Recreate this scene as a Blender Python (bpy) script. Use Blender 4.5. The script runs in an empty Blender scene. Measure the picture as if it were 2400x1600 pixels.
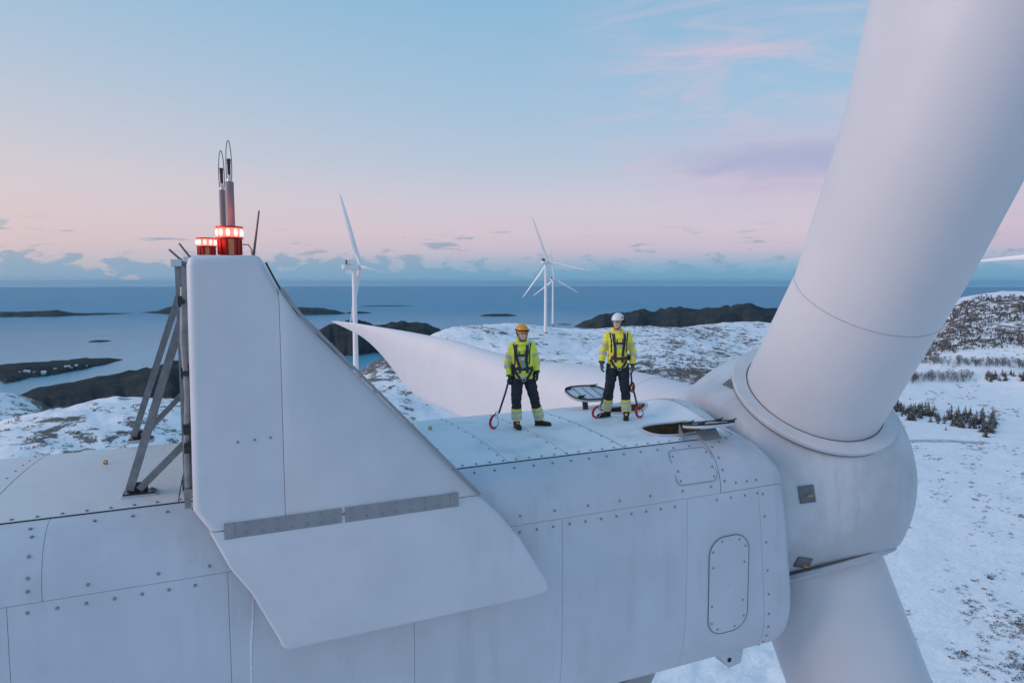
import bpy, bmesh, math, random
import numpy as np
from mathutils import Vector, Matrix, noise as mnoise

# ------------------------------------------------------------------ scene, camera, sky, sun, exposure
sc = bpy.context.scene
col = sc.collection
random.seed(7)
ALT = 330.0                       # camera height above the sea
CAM = Vector((0.0, -10.08, ALT))  # a drone hovering ten metres off the nacelle centreline
HEAD = math.radians(67.5626)      # view heading, measured from the rotor axis direction (+X)
PITCH = math.radians(4.965)
SUN_AZ = math.radians(174.0)      # afterglow behind the nacelle's tail
SUN_EL = math.radians(21.0)

cam = bpy.data.cameras.new('camera')
cam.sensor_width = 36.0
cam.lens = 24.0
cam.clip_start = 0.1
cam.clip_end = 250000.0
camo = bpy.data.objects.new('camera', cam)
col.objects.link(camo)
camo.location = CAM
vd = Vector((math.cos(HEAD) * math.cos(PITCH), math.sin(HEAD) * math.cos(PITCH), -math.sin(PITCH)))
camo.rotation_euler = vd.to_track_quat('-Z', 'Y').to_euler()
sc.camera = camo


class NT:
    """tiny node-tree helper"""
    def __init__(s, tree):
        s.t = tree; s.n = tree.nodes; s.l = tree.links

    def node(s, typ, **kw):
        n = s.n.new(typ)
        for k, v in kw.items():
            setattr(n, k, v)
        return n

    def put(s, sock, v):
        if isinstance(v, bpy.types.NodeSocket):
            s.l.new(v, sock)
        elif v is not None:
            sock.default_value = v

    def math(s, op, a, b=None, c=None, clamp=False):
        n = s.node('ShaderNodeMath', operation=op, use_clamp=clamp)
        s.put(n.inputs[0], a)
        if b is not None: s.put(n.inputs[1], b)
        if c is not None: s.put(n.inputs[2], c)
        return n.outputs[0]

    def mix(s, f, a, b, blend='MIX'):
        n = s.node('ShaderNodeMix', data_type='RGBA', blend_type=blend)
        s.put(n.inputs[0], f); s.put(n.inputs[6], a); s.put(n.inputs[7], b)
        return n.outputs[2]

    def ramp(s, fac, stops, interp='LINEAR'):
        n = s.node('ShaderNodeValToRGB')
        cr = n.color_ramp; cr.interpolation = interp
        while len(cr.elements) < len(stops):
            cr.elements.new(0.5)
        for e, (p, c) in zip(cr.elements, stops):
            e.position = p
            e.color = c if len(c) == 4 else (*c, 1)
        s.put(n.inputs[0], fac)
        return n.outputs[0]

    def smooth(s, v, a, b):
        n = s.node('ShaderNodeMapRange', interpolation_type='SMOOTHSTEP')
        s.put(n.inputs[0], v); n.inputs[1].default_value = a; n.inputs[2].default_value = b
        return n.outputs[0]

    def noise(s, vec, scale, detail=4, rough=0.55, dim='3D', dist=0.0):
        n = s.node('ShaderNodeTexNoise', noise_dimensions=dim)
        s.put(n.inputs['Vector'], vec)
        n.inputs['Scale'].default_value = scale
        n.inputs['Detail'].default_value = detail
        n.inputs['Roughness'].default_value = rough
        n.inputs['Distortion'].default_value = dist
        return n.outputs[0]

    def mapping(s, vec, scale=(1, 1, 1), loc=(0, 0, 0), rot=(0, 0, 0)):
        n = s.node('ShaderNodeMapping')
        s.put(n.inputs[0], vec)
        n.inputs['Scale'].default_value = scale
        n.inputs['Location'].default_value = loc
        n.inputs['Rotation'].default_value = rot
        return n.outputs[0]


def srgb(h):
    h = h.lstrip('#')
    out = []
    for i in (0, 2, 4):
        c = int(h[i:i + 2], 16) / 255
        out.append(c / 12.92 if c <= 0.04045 else ((c + 0.055) / 1.055) ** 2.4)
    return (*out, 1.0)


def build_world():
    w = bpy.data.worlds.new('World'); sc.world = w; w.use_nodes = True
    w.cycles.sampling_method = 'MANUAL'; w.cycles.sample_map_resolution = 256
    T = NT(w.node_tree); T.n.clear()
    tc = T.node('ShaderNodeTexCoord')
    sep = T.node('ShaderNodeSeparateXYZ'); T.l.new(tc.outputs['Generated'], sep.inputs[0])
    x, y, z = sep.outputs
    el = T.math('DEGREES', T.math('ARCSINE', z))
    az = T.math('DEGREES', T.math('ARCTAN2', y, x))          # heading, +X = 0
    t = T.math('DIVIDE', el, 90.0, clamp=True)
    d = lambda deg: deg / 90.0
    # twilight gradient, opposite the afterglow (antitwilight side)
    base = T.ramp(t, [(0.0, srgb('#6AA6CB')), (d(1.3), srgb('#86B2D0')), (d(2.6), srgb('#C4BDD3')), (d(4.0), srgb('#D1C4D5')),
                      (d(6.2), srgb('#CBC8DA')), (d(9.5), srgb('#B3C5DD')), (d(14), srgb('#9FC1DE')), (d(22), srgb('#88B9DA')), (d(45), srgb('#6FAAD6')), (1.0, srgb('#5C9FD2'))])
    # the sky warms towards the side where the sun went down
    sx, sy = math.cos(SUN_AZ), math.sin(SUN_AZ)
    toward = T.math('ADD', T.math('MULTIPLY', x, sx), T.math('MULTIPLY', y, sy))   # -1 opposite .. +1 at the afterglow
    warmth = T.smooth(toward, -0.6, 1.0)
    low = T.math('SUBTRACT', 1.0, T.smooth(el, 2.0, 42.0))
    warm = T.ramp(t, [(0.0, srgb('#DCC4C4')), (d(8), srgb('#E0CFD0')), (d(25), srgb('#A9C6E0')), (1.0, srgb('#5C9FD2'))])
    colr = T.mix(T.math('MULTIPLY', warmth, low), base, warm)
    # darker violet belt on the far right (away from the glow)
    away = T.smooth(toward, -0.62, -0.95)
    belt = T.math('MULTIPLY', T.math('MULTIPLY', T.smooth(el, 1.0, 3.5), T.math('SUBTRACT', 1.0, T.smooth(el, 5.0, 11.0))), away)
    colr = T.mix(T.math('MULTIPLY', belt, 0.55), colr, srgb('#B9A9CB'))
    # ---- clouds, all in sky coordinates (azimuth, elevation)
    cmb = T.node('ShaderNodeCombineXYZ')
    T.put(cmb.inputs[0], az); T.put(cmb.inputs[1], el); cmb.inputs[2].default_value = 3.7
    sky2 = cmb.outputs[0]
    # high thin pink streaks
    v1 = T.mapping(sky2, (0.055, 0.34, 1), (2.0, 0.6, 0), (0, 0, math.radians(-13)))
    n1 = T.noise(v1, 1.0, 4, 0.66, dist=1.1)
    reg = T.math('MULTIPLY', T.smooth(az, 68, 50), T.math('MULTIPLY', T.smooth(el, 5.0, 8.5), T.math('SUBTRACT', 1.0, T.smooth(el, 26, 45))))
    st = T.math('MULTIPLY', T.smooth(n1, 0.36, 0.78), reg)
    colr = T.mix(T.math('MULTIPLY', st, 0.78), colr, srgb('#DBC2D5'))
    # bluish-violet bank low on the right
    bx = T.math('DIVIDE', T.math('SUBTRACT', az, 43.0), 12.0); by = T.math('DIVIDE', T.math('SUBTRACT', el, 8.9), 2.9)
    bank = T.math('SUBTRACT', 1.0, T.math('ADD', T.math('MULTIPLY', bx, bx), T.math('MULTIPLY', by, by)))
    n2 = T.noise(T.mapping(sky2, (0.09, 0.38, 1), (7, 1, 0), (0, 0, math.radians(-9))), 1.0, 4, 0.6, dist=0.5)
    halo = T.smooth(T.math('ADD', bank, T.math('MULTIPLY', T.math('SUBTRACT', n2, 0.5), 2.6)), -1.6, 1.0)
    colr = T.mix(T.math('MULTIPLY', halo, 0.45), colr, srgb('#C8B8D4'))
    bank = T.smooth(T.math('ADD', bank, T.math('MULTIPLY', T.math('SUBTRACT', n2, 0.5), 3.2)), -0.1, 1.5)
    colr = T.mix(T.math('MULTIPLY', bank, 0.72), colr, srgb('#9FA9CF'))
    # low cloud deck over the sea with a lumpy top
    v3 = T.mapping(sky2, (0.50, 1.15, 1), (1.3, 0, 0))
    n3 = T.noise(v3, 1.0, 4, 0.55, dist=0.2)
    n5 = T.noise(T.mapping(sky2, (0.075, 0.05, 1), (5.3, 0, 0)), 1.0, 2, 0.5)
    top = T.math('ADD', T.math('ADD', 1.7, T.math('MULTIPLY', T.math('SUBTRACT', n3, 0.5), 6.5)), T.math('MULTIPLY', T.math('SUBTRACT', n5, 0.5), 4.0))
    deck = T.smooth(T.math('SUBTRACT', el, top), 0.22, -0.55)
    deck = T.math('MULTIPLY', deck, T.smooth(el, 4.4, 2.6))
    deckc = T.ramp(t, [(0.0, srgb('#6EA8CA')), (d(0.9), srgb('#71A6C8')), (d(2.0), srgb('#7CA4C3')), (d(3.4), srgb('#94ABC6'))])
    colr = T.mix(T.math('MULTIPLY', deck, 0.72), colr, deckc)
    # loose scraps above the deck
    n4 = T.noise(T.mapping(sky2, (0.24, 1.5, 1), (11, 4, 0)), 1.0, 4, 0.6, dist=0.3)
    scr = T.math('MULTIPLY', T.smooth(n4, 0.56, 0.67), T.math('MULTIPLY', T.smooth(el, 1.6, 2.6), T.smooth(el, 5.0, 3.6)))
    colr = T.mix(T.math('MULTIPLY', scr, 0.7), colr, srgb('#7FA0BE'))
    # below the horizon: snow and sea bounce
    colr = T.mix(T.smooth(el, -0.45, -1.4), colr, srgb('#5F90B4'))
    bg1 = T.node('ShaderNodeBackground'); T.put(bg1.inputs[0], colr); bg1.inputs[1].default_value = 0.95
    sky = T.node('ShaderNodeTexSky', sky_type='NISHITA', sun_disc=False)
    sky.sun_elevation = math.radians(1.0)
    sky.sun_rotation = math.pi / 2 - SUN_AZ
    sky.altitude = 300.0
    bg2 = T.node('ShaderNodeBackground'); T.l.new(sky.outputs[0], bg2.inputs[0]); bg2.inputs[1].default_value = 0.03
    add = T.node('ShaderNodeAddShader'); T.l.new(bg1.outputs[0], add.inputs[0]); T.l.new(bg2.outputs[0], add.inputs[1])
    out = T.node('ShaderNodeOutputWorld'); T.l.new(add.outputs[0], out.inputs[0])


build_world()
sl = bpy.data.lights.new('sun', 'SUN')
sl.energy = 1.8
sl.angle = math.radians(38)
sl.color = (1.0, 0.76, 0.73)
so = bpy.data.objects.new('sun', sl); col.objects.link(so)
sdir = Vector((math.cos(SUN_AZ) * math.cos(SUN_EL), math.sin(SUN_AZ) * math.cos(SUN_EL), math.sin(SUN_EL)))
so.rotation_euler = sdir.to_track_quat('Z', 'Y').to_euler()
so.location = (0, 0, ALT + 200)
sc.view_settings.view_transform = 'Standard'
sc.view_settings.look = 'None'
sc.view_settings.exposure = 0.0
sc.view_settings.gamma = 1.0
sc.view_settings.use_curve_mapping = False
sc.cycles.use_denoising = True
sc.cycles.max_bounces = 4
sc.cycles.diffuse_bounces = 2
sc.cycles.glossy_bounces = 2
sc.cycles.volume_bounces = 0
sc.cycles.volume_step_rate = 4.0
sc.cycles.caustics_reflective = False
sc.cycles.caustics_refractive = False


# ------------------------------------------------------------------ helpers
def tag(o, label=None, cat=None, group=None, kind=None):
    if label: o['label'] = label
    if cat: o['category'] = cat
    if group: o['group'] = group
    if kind: o['kind'] = kind
    return o


def empty(name, loc, label=None, cat=None, group=None):
    o = bpy.data.objects.new(name, None)
    o.empty_display_size = 0.2
    o.location = loc
    col.objects.link(o)
    return tag(o, label, cat, group)


def origin(o):
    """world position of an object (parents only translate here)"""
    v = Vector((0, 0, 0))
    while o is not None:
        v += Vector(o.location); o = o.parent
    return v


def link_mesh(name, me, mat, parent=None, loc=None):
    o = bpy.data.objects.new(name, me)
    col.objects.link(o)
    if mat is not None and len(me.materials) == 0:
        me.materials.append(mat)
    if parent is not None:
        o.parent = parent
    if loc is not None:
        o.location = loc
    return o


def basis(d):
    d = Vector(d).normalized()
    a = Vector((0, 0, 1)) if abs(d.z) < 0.9 else Vector((1, 0, 0))
    u = d.cross(a).normalized()
    return d, u, u.cross(d).normalized()


class MB:
    """collects shapes given in WORLD coordinates, then links them as one mesh object"""
    def __init__(s):
        s.v = []; s.f = []; s.m = []; s.cur = 0

    def quad_grid(s, rows, close_u=False, close_v=False, flip=False):
        b = len(s.v); nr = len(rows); nc = len(rows[0])
        for r in rows: s.v.extend([tuple(p) for p in r])
        for i in range(nr if close_v else nr - 1):
            for j in range(nc if close_u else nc - 1):
                i2 = (i + 1) % nr; j2 = (j + 1) % nc
                q = (b + i * nc + j, b + i * nc + j2, b + i2 * nc + j2, b + i2 * nc + j)
                s.f.append(q[::-1] if flip else q); s.m.append(s.cur)

    def face(s, pts):
        b = len(s.v); s.v.extend([tuple(p) for p in pts]); s.f.append(tuple(range(b, b + len(pts)))); s.m.append(s.cur)

    def box(s, c, size, rot=None):
        c = Vector(c); h = Vector(size) / 2
        R = rot or Matrix.Identity(3)
        b = len(s.v)
        for sx in (-1, 1):
            for sy in (-1, 1):
                for sz in (-1, 1):
                    s.v.append(tuple(c + R @ Vector((sx * h.x, sy * h.y, sz * h.z))))
        for q in ((0, 1, 3, 2), (4, 6, 7, 5), (0, 4, 5, 1), (2, 3, 7, 6), (0, 2, 6, 4), (1, 5, 7, 3)):
            s.f.append(tuple(b + i for i in q)); s.m.append(s.cur)

    def beam(s, a, b, w, h, up=None):
        """rectangular bar from a to b"""
        a = Vector(a); b = Vector(b); d = (b - a).normalized()
        up = Vector(up) if up is not None else (Vector((0, 0, 1)) if abs(d.z) < 0.9 else Vector((0, 1, 0)))
        u = d.cross(up).normalized(); n = u.cross(d).normalized()
        rows = [[p + u * (sx * w / 2) + n * (sy * h / 2) for sx, sy in ((-1, -1), (1, -1), (1, 1), (-1, 1))] for p in (a, b)]
        s.quad_grid(rows, close_u=True)
        s.face(rows[0]); s.face(rows[1][::-1])

    def tube(s, pts, rad, n=10, cap=True, flat=1.0, closed=False, up=None):
        """tube along points; rad scalar or list; flat squashes the second axis"""
        pts = [Vector(p) for p in pts]
        if not hasattr(rad, '__len__'): rad = [rad] * len(pts)
        rows = []; pu = None
        for i, p in enumerate(pts):
            if closed: d = pts[(i + 1) % len(pts)] - pts[i - 1]
            else: d = pts[min(i + 1, len(pts) - 1)] - pts[max(i - 1, 0)]
            if d.length < 1e-9: d = Vector((0, 0, 1))
            d.normalize()
            if pu is None:
                if up is not None:
                    u = Vector(up) - d * d.dot(Vector(up)); u.normalize()
                else: u = basis(d)[1]
            else:
                u = pu - d * pu.dot(d); u.normalize()
            w = d.cross(u); pu = u
            r = rad[i]; ra, rb = (r if not hasattr(r, '__len__') else r) if hasattr(r, '__len__') else (r, r * flat)
            rows.append([p + u * (ra * math.cos(t)) + w * (rb * math.sin(t)) for t in [2 * math.pi * k / n for k in range(n)]])
        s.quad_grid(rows, close_u=True, close_v=closed)
        if cap and not closed:
            s.face(rows[0][::-1]); s.face(rows[-1])

    def lathe(s, c, axis, prof, n=24, caps=True):
        """prof: list of (distance along axis, radius)"""
        d, u, w = basis(axis); c = Vector(c)
        rows = [[c + d * t + u * (r * math.cos(a)) + w * (r * math.sin(a)) for a in [2 * math.pi * k / n for k in range(n)]] for t, r in prof]
        s.quad_grid(rows, close_u=True)
        if caps:
            if prof[0][1] > 1e-6: s.face(rows[0][::-1])
            if prof[-1][1] > 1e-6: s.face(rows[-1])

    def ellipsoid(s, c, r, n=14, m=9, rot=None):
        c = Vector(c); R = rot or Matrix.Identity(3)
        rows = []
        for i in range(m + 1):
            th = math.pi * i / m
            rows.append([c + R @ Vector((r[0] * math.sin(th) * math.cos(a), r[1] * math.sin(th) * math.sin(a), r[2] * math.cos(th))) for a in [2 * math.pi * k / n for k in range(n)]])
        s.quad_grid(rows, close_u=True, flip=True)

    def mesh(s, name, o=Vector((0, 0, 0)), smooth=None, weld=1e-5):
        me = bpy.data.meshes.new(name)
        me.from_pydata([(v[0] - o.x, v[1] - o.y, v[2] - o.z) for v in s.v], [], s.f)
        if any(s.m):
            me.polygons.foreach_set('material_index', s.m)
        bm = bmesh.new(); bm.from_mesh(me)
        bmesh.ops.remove_doubles(bm, verts=bm.verts, dist=weld)
        bmesh.ops.recalc_face_normals(bm, faces=bm.faces)
        bm.to_mesh(me); bm.free()
        if smooth is not None:
            me.polygons.foreach_set('use_smooth', [True] * len(me.polygons))
            if smooth < 179:
                bm = bmesh.new(); bm.from_mesh(me)
                lim = math.radians(smooth)
                for e in bm.edges:
                    if len(e.link_faces) == 2 and e.calc_face_angle(0) > lim: e.smooth = False
                bm.to_mesh(me); bm.free()
        me.update()
        return me

    def build(s, name, mat, parent=None, smooth=None, org=None):
        o0 = origin(parent) if parent is not None else (Vector(org) if org is not None else Vector((0, 0, 0)))
        me = s.mesh(name, o0, smooth)
        mats = mat if isinstance(mat, (list, tuple)) else [mat]
        for m in mats: me.materials.append(m)
        return link_mesh(name, me, None, parent, None if parent is not None or org is None else Vector(org))


def bevel_mesh(o, width, seg=2, angle=40, skip=None):
    me = o.data; bm = bmesh.new(); bm.from_mesh(me)
    es = [e for e in bm.edges if len(e.link_faces) == 2 and e.calc_face_angle(0) > math.radians(angle) and not (skip and skip(e.verts[0].co) and skip(e.verts[1].co))]
    bmesh.ops.bevel(bm, geom=es, offset=width, segments=seg, profile=0.5, affect='EDGES', clamp_overlap=True)
    bm.to_mesh(me); bm.free()
    me.polygons.foreach_set('use_smooth', [True] * len(me.polygons))
    bm = bmesh.new(); bm.from_mesh(me)
    for e in bm.edges:
        if len(e.link_faces) == 2 and e.calc_face_angle(0) > math.radians(50): e.smooth = False
    bm.to_mesh(me); bm.free(); me.update()
    return o


def slab(outline, offset, name, mat, parent, bevel=0.0, seg=3, skip=None):
    """closed solid from an ordered 3-D outline, extruded by offset"""
    off = Vector(offset); mb = MB()
    a = [Vector(p) for p in outline]; b = [p + off for p in a]
    mb.face(a); mb.face(b[::-1])
    for i in range(len(a)):
        j = (i + 1) % len(a)
        mb.face([a[i], b[i], b[j], a[j]])
    o = mb.build(name, mat, parent)
    if bevel: bevel_mesh(o, bevel, seg, skip=skip)
    return o


def voxel_union(mb, name, mat, parent, voxel, smooth_it=4, org=None):
    """fuse the collected shapes into one continuous skin"""
    o0 = origin(parent) if parent is not None else Vector(org)
    me = mb.mesh('tmp', o0, None)
    t = bpy.data.objects.new('tmp', me); col.objects.link(t)
    r = t.modifiers.new('r', 'REMESH'); r.mode = 'VOXEL'; r.voxel_size = voxel; r.use_smooth_shade = True
    if smooth_it:
        q = t.modifiers.new('s', 'SMOOTH'); q.iterations = smooth_it; q.factor = 0.5
    dg = bpy.context.evaluated_depsgraph_get()
    me2 = bpy.data.meshes.new_from_object(t.evaluated_get(dg))
    bpy.data.objects.remove(t); bpy.data.meshes.remove(me)
    me2.name = name; me2.materials.clear(); me2.materials.append(mat)
    me2.polygons.foreach_set('use_smooth', [True] * len(me2.polygons))
    return link_mesh(name, me2, None, parent, None if parent is not None else Vector(org))


# ------------------------------------------------------------------ materials
def material(name, color, rough=0.5, metal=0.0, var=0.0, var_scale=3.0, bump=0.0, bump_scale=40.0, streak=0.0, spec=0.5, emit=None, color2=None, coat=0.0, wavy=0.0):
    m = bpy.data.materials.new(name); m.use_nodes = True
    T = NT(m.node_tree); b = T.n['Principled BSDF']
    c = (*color, 1) if len(color) == 3 else color
    b.inputs['Roughness'].default_value = rough
    b.inputs['Metallic'].default_value = metal
    b.inputs['Specular IOR Level'].default_value = spec
    if coat: b.inputs['Coat Weight'].default_value = coat
    geo = T.node('ShaderNodeNewGeometry'); pos = geo.outputs['Position']
    cs = c
    if var:
        n = T.noise(pos, var_scale, 5, 0.6)
        dark = tuple(x * (1 - var) for x in c[:3]) + (1,) if color2 is None else ((*color2, 1) if len(color2) == 3 else color2)
        cs = T.mix(T.smooth(n, 0.35, 0.68), dark, c)
    if streak:
        n = T.noise(T.mapping(pos, (2.2, 2.2, 0.22)), 1.3, 5, 0.65)
        n0 = T.noise(pos, 0.55, 3, 0.6)
        cs = T.mix(T.math('MULTIPLY', T.math('MULTIPLY', T.smooth(n, 0.47, 0.72), T.smooth(n0, 0.38, 0.62)), streak), cs, tuple(x * 0.60 for x in c[:3]) + (1,))
    T.put(b.inputs['Base Color'], cs)
    if bump:
        n = T.noise(pos, bump_scale, 4, 0.6)
        bp = T.node('ShaderNodeBump'); bp.inputs['Strength'].default_value = bump; bp.inputs['Distance'].default_value = 0.02
        T.l.new(n, bp.inputs['Height'])
        if wavy:
            b2 = T.node('ShaderNodeBump'); b2.inputs['Strength'].default_value = wavy; b2.inputs['Distance'].default_value = 0.05
            T.l.new(T.noise(pos, 1.1, 2, 0.5), b2.inputs['Height']); T.l.new(bp.outputs[0], b2.inputs['Normal']); bp = b2
        T.l.new(bp.outputs[0], b.inputs['Normal'])
    if emit:
        b.inputs['Emission Color'].default_value = (*emit[0], 1); b.inputs['Emission Strength'].default_value = emit[1]
    return m


M = {}
M['paint'] = material('nacelle_paint', (0.60, 0.65, 0.71), 0.48, var=0.09, var_scale=0.9, bump=0.05, bump_scale=60, streak=0.36, wavy=0.22)
M['fin'] = material('fin_gelcoat', (0.64, 0.67, 0.715), 0.45, var=0.07, var_scale=1.3, bump=0.04, bump_scale=50, streak=0.22, wavy=0.18)
M['blade'] = material('blade_gelcoat', (0.65, 0.655, 0.68), 0.42, var=0.05, var_scale=0.5, bump=0.02, bump_scale=30)
M['spinner'] = material('spinner_paint', (0.61, 0.64, 0.68), 0.5, var=0.20, var_scale=0.8, bump=0.04, bump_scale=50, streak=0.55, wavy=0.15)
M['gap'] = material('gap_black', (0.02, 0.022, 0.025), 0.8)
M['bolt'] = material('bolt_steel', (0.30, 0.31, 0.33), 0.45, 0.4)
M['strip'] = material('grey_strip', (0.30, 0.31, 0.33), 0.45, 0.0, var=0.12, var_scale=5, bump=0.05)
M['seal'] = material('grey_rubber_seal', (0.16, 0.17, 0.19), 0.7)
M['bandgrey'] = material('band_grey', (0.42, 0.43, 0.45), 0.5)
M['ice'] = material('frozen_trail', (0.80, 0.84, 0.88), 0.35, var=0.2, var_scale=20)
M['collar'] = material('collar_paint', (0.68, 0.69, 0.71), 0.45, var=0.08, var_scale=3)
M['plate'] = material('plate_grey', (0.17, 0.19, 0.22), 0.5, 0.3, var=0.2, var_scale=20)
M['galv'] = material('galvanised_steel', (0.30, 0.31, 0.32), 0.5, 0.55, var=0.25, var_scale=9, bump=0.1)
M['dark'] = material('dark_plastic', (0.025, 0.027, 0.03), 0.5)
M['rubber'] = material('black_rubber', (0.03, 0.03, 0.032), 0.7)
M['radiator'] = material('radiator_fins', (0.07, 0.07, 0.065), 0.6, 0.3, var=0.4, var_scale=25)
M['yellow'] = material('yellow_eye', (0.60, 0.32, 0.05), 0.5)
M['liner'] = material('hatch_liner', (0.13, 0.085, 0.045), 0.8, var=0.4, var_scale=6)
M['redlens'] = material('red_lens', (0.7, 0.05, 0.03), 0.3, emit=((1.0, 0.10, 0.08), 3.2))
M['hotlens'] = material('lamp_core', (1.0, 0.7, 0.5), 0.3, emit=((1.0, 0.30, 0.22), 4.0))
M['redlit_body'] = material('redlit_lamp_body', (0.42, 0.015, 0.012), 0.45)  # red brightened in the colour for the lamp's glow on its body
M['lampgold'] = material('lamp_label', (0.55, 0.22, 0.07), 0.5)
M['orange'] = material('orange_cable', (0.75, 0.20, 0.04), 0.5)
M['tower'] = material('tower_paint', (0.76, 0.76, 0.77), 0.45, var=0.05, var_scale=0.3)
M['turbine'] = material('far_turbine_paint', (0.82, 0.80, 0.80), 0.45, var=0.03, var_scale=0.2)


def roof_material():
    m = bpy.data.materials.new('frosted_roof'); m.use_nodes = True
    T = NT(m.node_tree); b = T.n['Principled BSDF']
    geo = T.node('ShaderNodeNewGeometry'); pos = geo.outputs['Position']
    n = T.noise(pos, 1.4, 6, 0.65); n2 = T.noise(pos, 55, 3, 0.7)
    sep = T.node('ShaderNodeSeparateXYZ'); T.l.new(pos, sep.inputs[0])
    # frost lies on the front roof, the tail is barer and has an anti-slip weave
    front = T.smooth(sep.outputs[0], 0.2, 2.4)
    fr = T.math('MULTIPLY', T.smooth(T.math('ADD', n, T.math('MULTIPLY', n2, 0.25)), 0.36, 0.66), T.math('ADD', T.math('MULTIPLY', front, 0.75), 0.22))
    c = T.mix(fr, (0.60, 0.63, 0.65, 1), (0.83, 0.86, 0.89, 1))
    T.put(b.inputs['Base Color'], c)
    b.inputs['Roughness'].default_value = 0.62
    w = T.node('ShaderNodeTexWave', wave_type='BANDS', bands_direction='DIAGONAL'); T.l.new(pos, w.inputs[0]); w.inputs['Scale'].default_value = 22; w.inputs['Distortion'].default_value = 1.5
    h = T.math('ADD', T.math('MULTIPLY', n2, 0.8), T.math('MULTIPLY', w.outputs[1], 0.3))
    bp = T.node('ShaderNodeBump'); bp.inputs['Strength'].default_value = 0.22; bp.inputs['Distance'].default_value = 0.008
    T.l.new(h, bp.inputs['Height']); T.l.new(bp.outputs[0], b.inputs['Normal'])
    return m


M['roof'] = roof_material()


def terrain_material():
    m = bpy.data.materials.new('snow_terrain'); m.use_nodes = True
    T = NT(m.node_tree); b = T.n['Principled BSDF']
    geo = T.node('ShaderNodeNewGeometry'); pos = geo.outputs['Position']
    at = T.node('ShaderNodeAttribute'); at.attribute_name = 'scrub'; scrub = at.outputs['Fac']
    at2 = T.node('ShaderNodeAttribute'); at2.attribute_name = 'forest'; forest = at2.outputs['Fac']
    sn = T.node('ShaderNodeSeparateXYZ'); T.l.new(geo.outputs['Normal'], sn.inputs[0])
    big = T.noise(T.mapping(pos, (1, 1, 2.0)), 0.016, 5, 0.6)
    mid = T.noise(T.mapping(pos, (1, 1, 2.2)), 0.075, 6, 0.68, dist=0.4)
    fine = T.noise(pos, 0.55, 5, 0.7)
    s = T.math('ADD', T.math('MULTIPLY', mid, 0.84), T.math('MULTIPLY', fine, 0.28))
    s = T.math('ADD', s, T.math('MULTIPLY', T.math('SUBTRACT', big, 0.5), 0.45))
    s = T.math('ADD', s, T.math('MULTIPLY', scrub, 0.17))
    s = T.math('ADD', s, T.math('MULTIPLY', T.math('SUBTRACT', 0.985, sn.outputs[2], clamp=True), 0.55))
    mask = T.smooth(s, 0.64, 0.70)
    ledge = T.noise(T.mapping(pos, (0.9, 3.4, 1), rot=(0, 0, 0.5)), 0.06, 6, 0.72)
    mask = T.math('MAXIMUM', mask, T.math('MULTIPLY', T.smooth(ledge, 0.665, 0.72), T.smooth(big, 0.40, 0.56)))
    drift = T.noise(T.mapping(pos, (1, 3.2, 1), rot=(0, 0, 0.35)), 0.035, 4, 0.6)
    snow = T.mix(T.smooth(fine, 0.3, 0.75), (0.80, 0.82, 0.85, 1), (0.89, 0.90, 0.91, 1))
    rock = T.mix(T.smooth(fine, 0.4, 0.65), (0.055, 0.050, 0.045, 1), (0.16, 0.13, 0.105, 1))
    c = T.mix(T.math('MULTIPLY', mask, 0.92), snow, rock)
    woods = T.mix(T.smooth(T.noise(pos, 0.09, 6, 0.75), 0.35, 0.7), (0.022, 0.030, 0.026, 1), (0.075, 0.070, 0.055, 1))
    c = T.mix(forest, c, woods)
    T.put(b.inputs['Base Color'], c)
    b.inputs['Roughness'].default_value = 0.85
    b.inputs['Specular IOR Level'].default_value = 0.2
    bp = T.node('ShaderNodeBump'); bp.inputs['Strength'].default_value = 0.7; bp.inputs['Distance'].default_value = 0.9
    h = T.math('ADD', T.math('ADD', T.math('MULTIPLY', mid, 1.0), T.math('MULTIPLY', fine, 0.4)), T.math('MULTIPLY', drift, 3.2))
    T.l.new(h, bp.inputs['Height']); T.l.new(bp.outputs[0], b.inputs['Normal'])
    return m


def island_material():
    m = bpy.data.materials.new('dark_heath'); m.use_nodes = True
    T = NT(m.node_tree); b = T.n['Principled BSDF']
    geo = T.node('ShaderNodeNewGeometry'); pos = geo.outputs['Position']
    n = T.noise(pos, 0.012, 6, 0.7); n2 = T.noise(pos, 0.08, 5, 0.75)
    c = T.mix(T.smooth(T.math('ADD', T.math('MULTIPLY', n, 0.55), T.math('MULTIPLY', n2, 0.45)), 0.4, 0.62), (0.020, 0.031, 0.036, 1), (0.058, 0.060, 0.058, 1))
    sep = T.node('ShaderNodeSeparateXYZ'); T.l.new(pos, sep.inputs[0])
    shore = T.math('MULTIPLY', T.smooth(sep.outputs[2], 3.2, 0.8), T.smooth(n2, 0.45, 0.6))
    c = T.mix(T.math('MULTIPLY', shore, 0.8), c, (0.22, 0.20, 0.18, 1))
    T.put(b.inputs['Base Color'], c)
    b.inputs['Roughness'].default_value = 0.95; b.inputs['Specular IOR Level'].default_value = 0.1
    bp = T.node('ShaderNodeBump'); bp.inputs['Strength'].default_value = 0.8; bp.inputs['Distance'].default_value = 6.0
    T.l.new(n2, bp.inputs['Height']); T.l.new(bp.outputs[0], b.inputs['Normal'])
    return m


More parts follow.
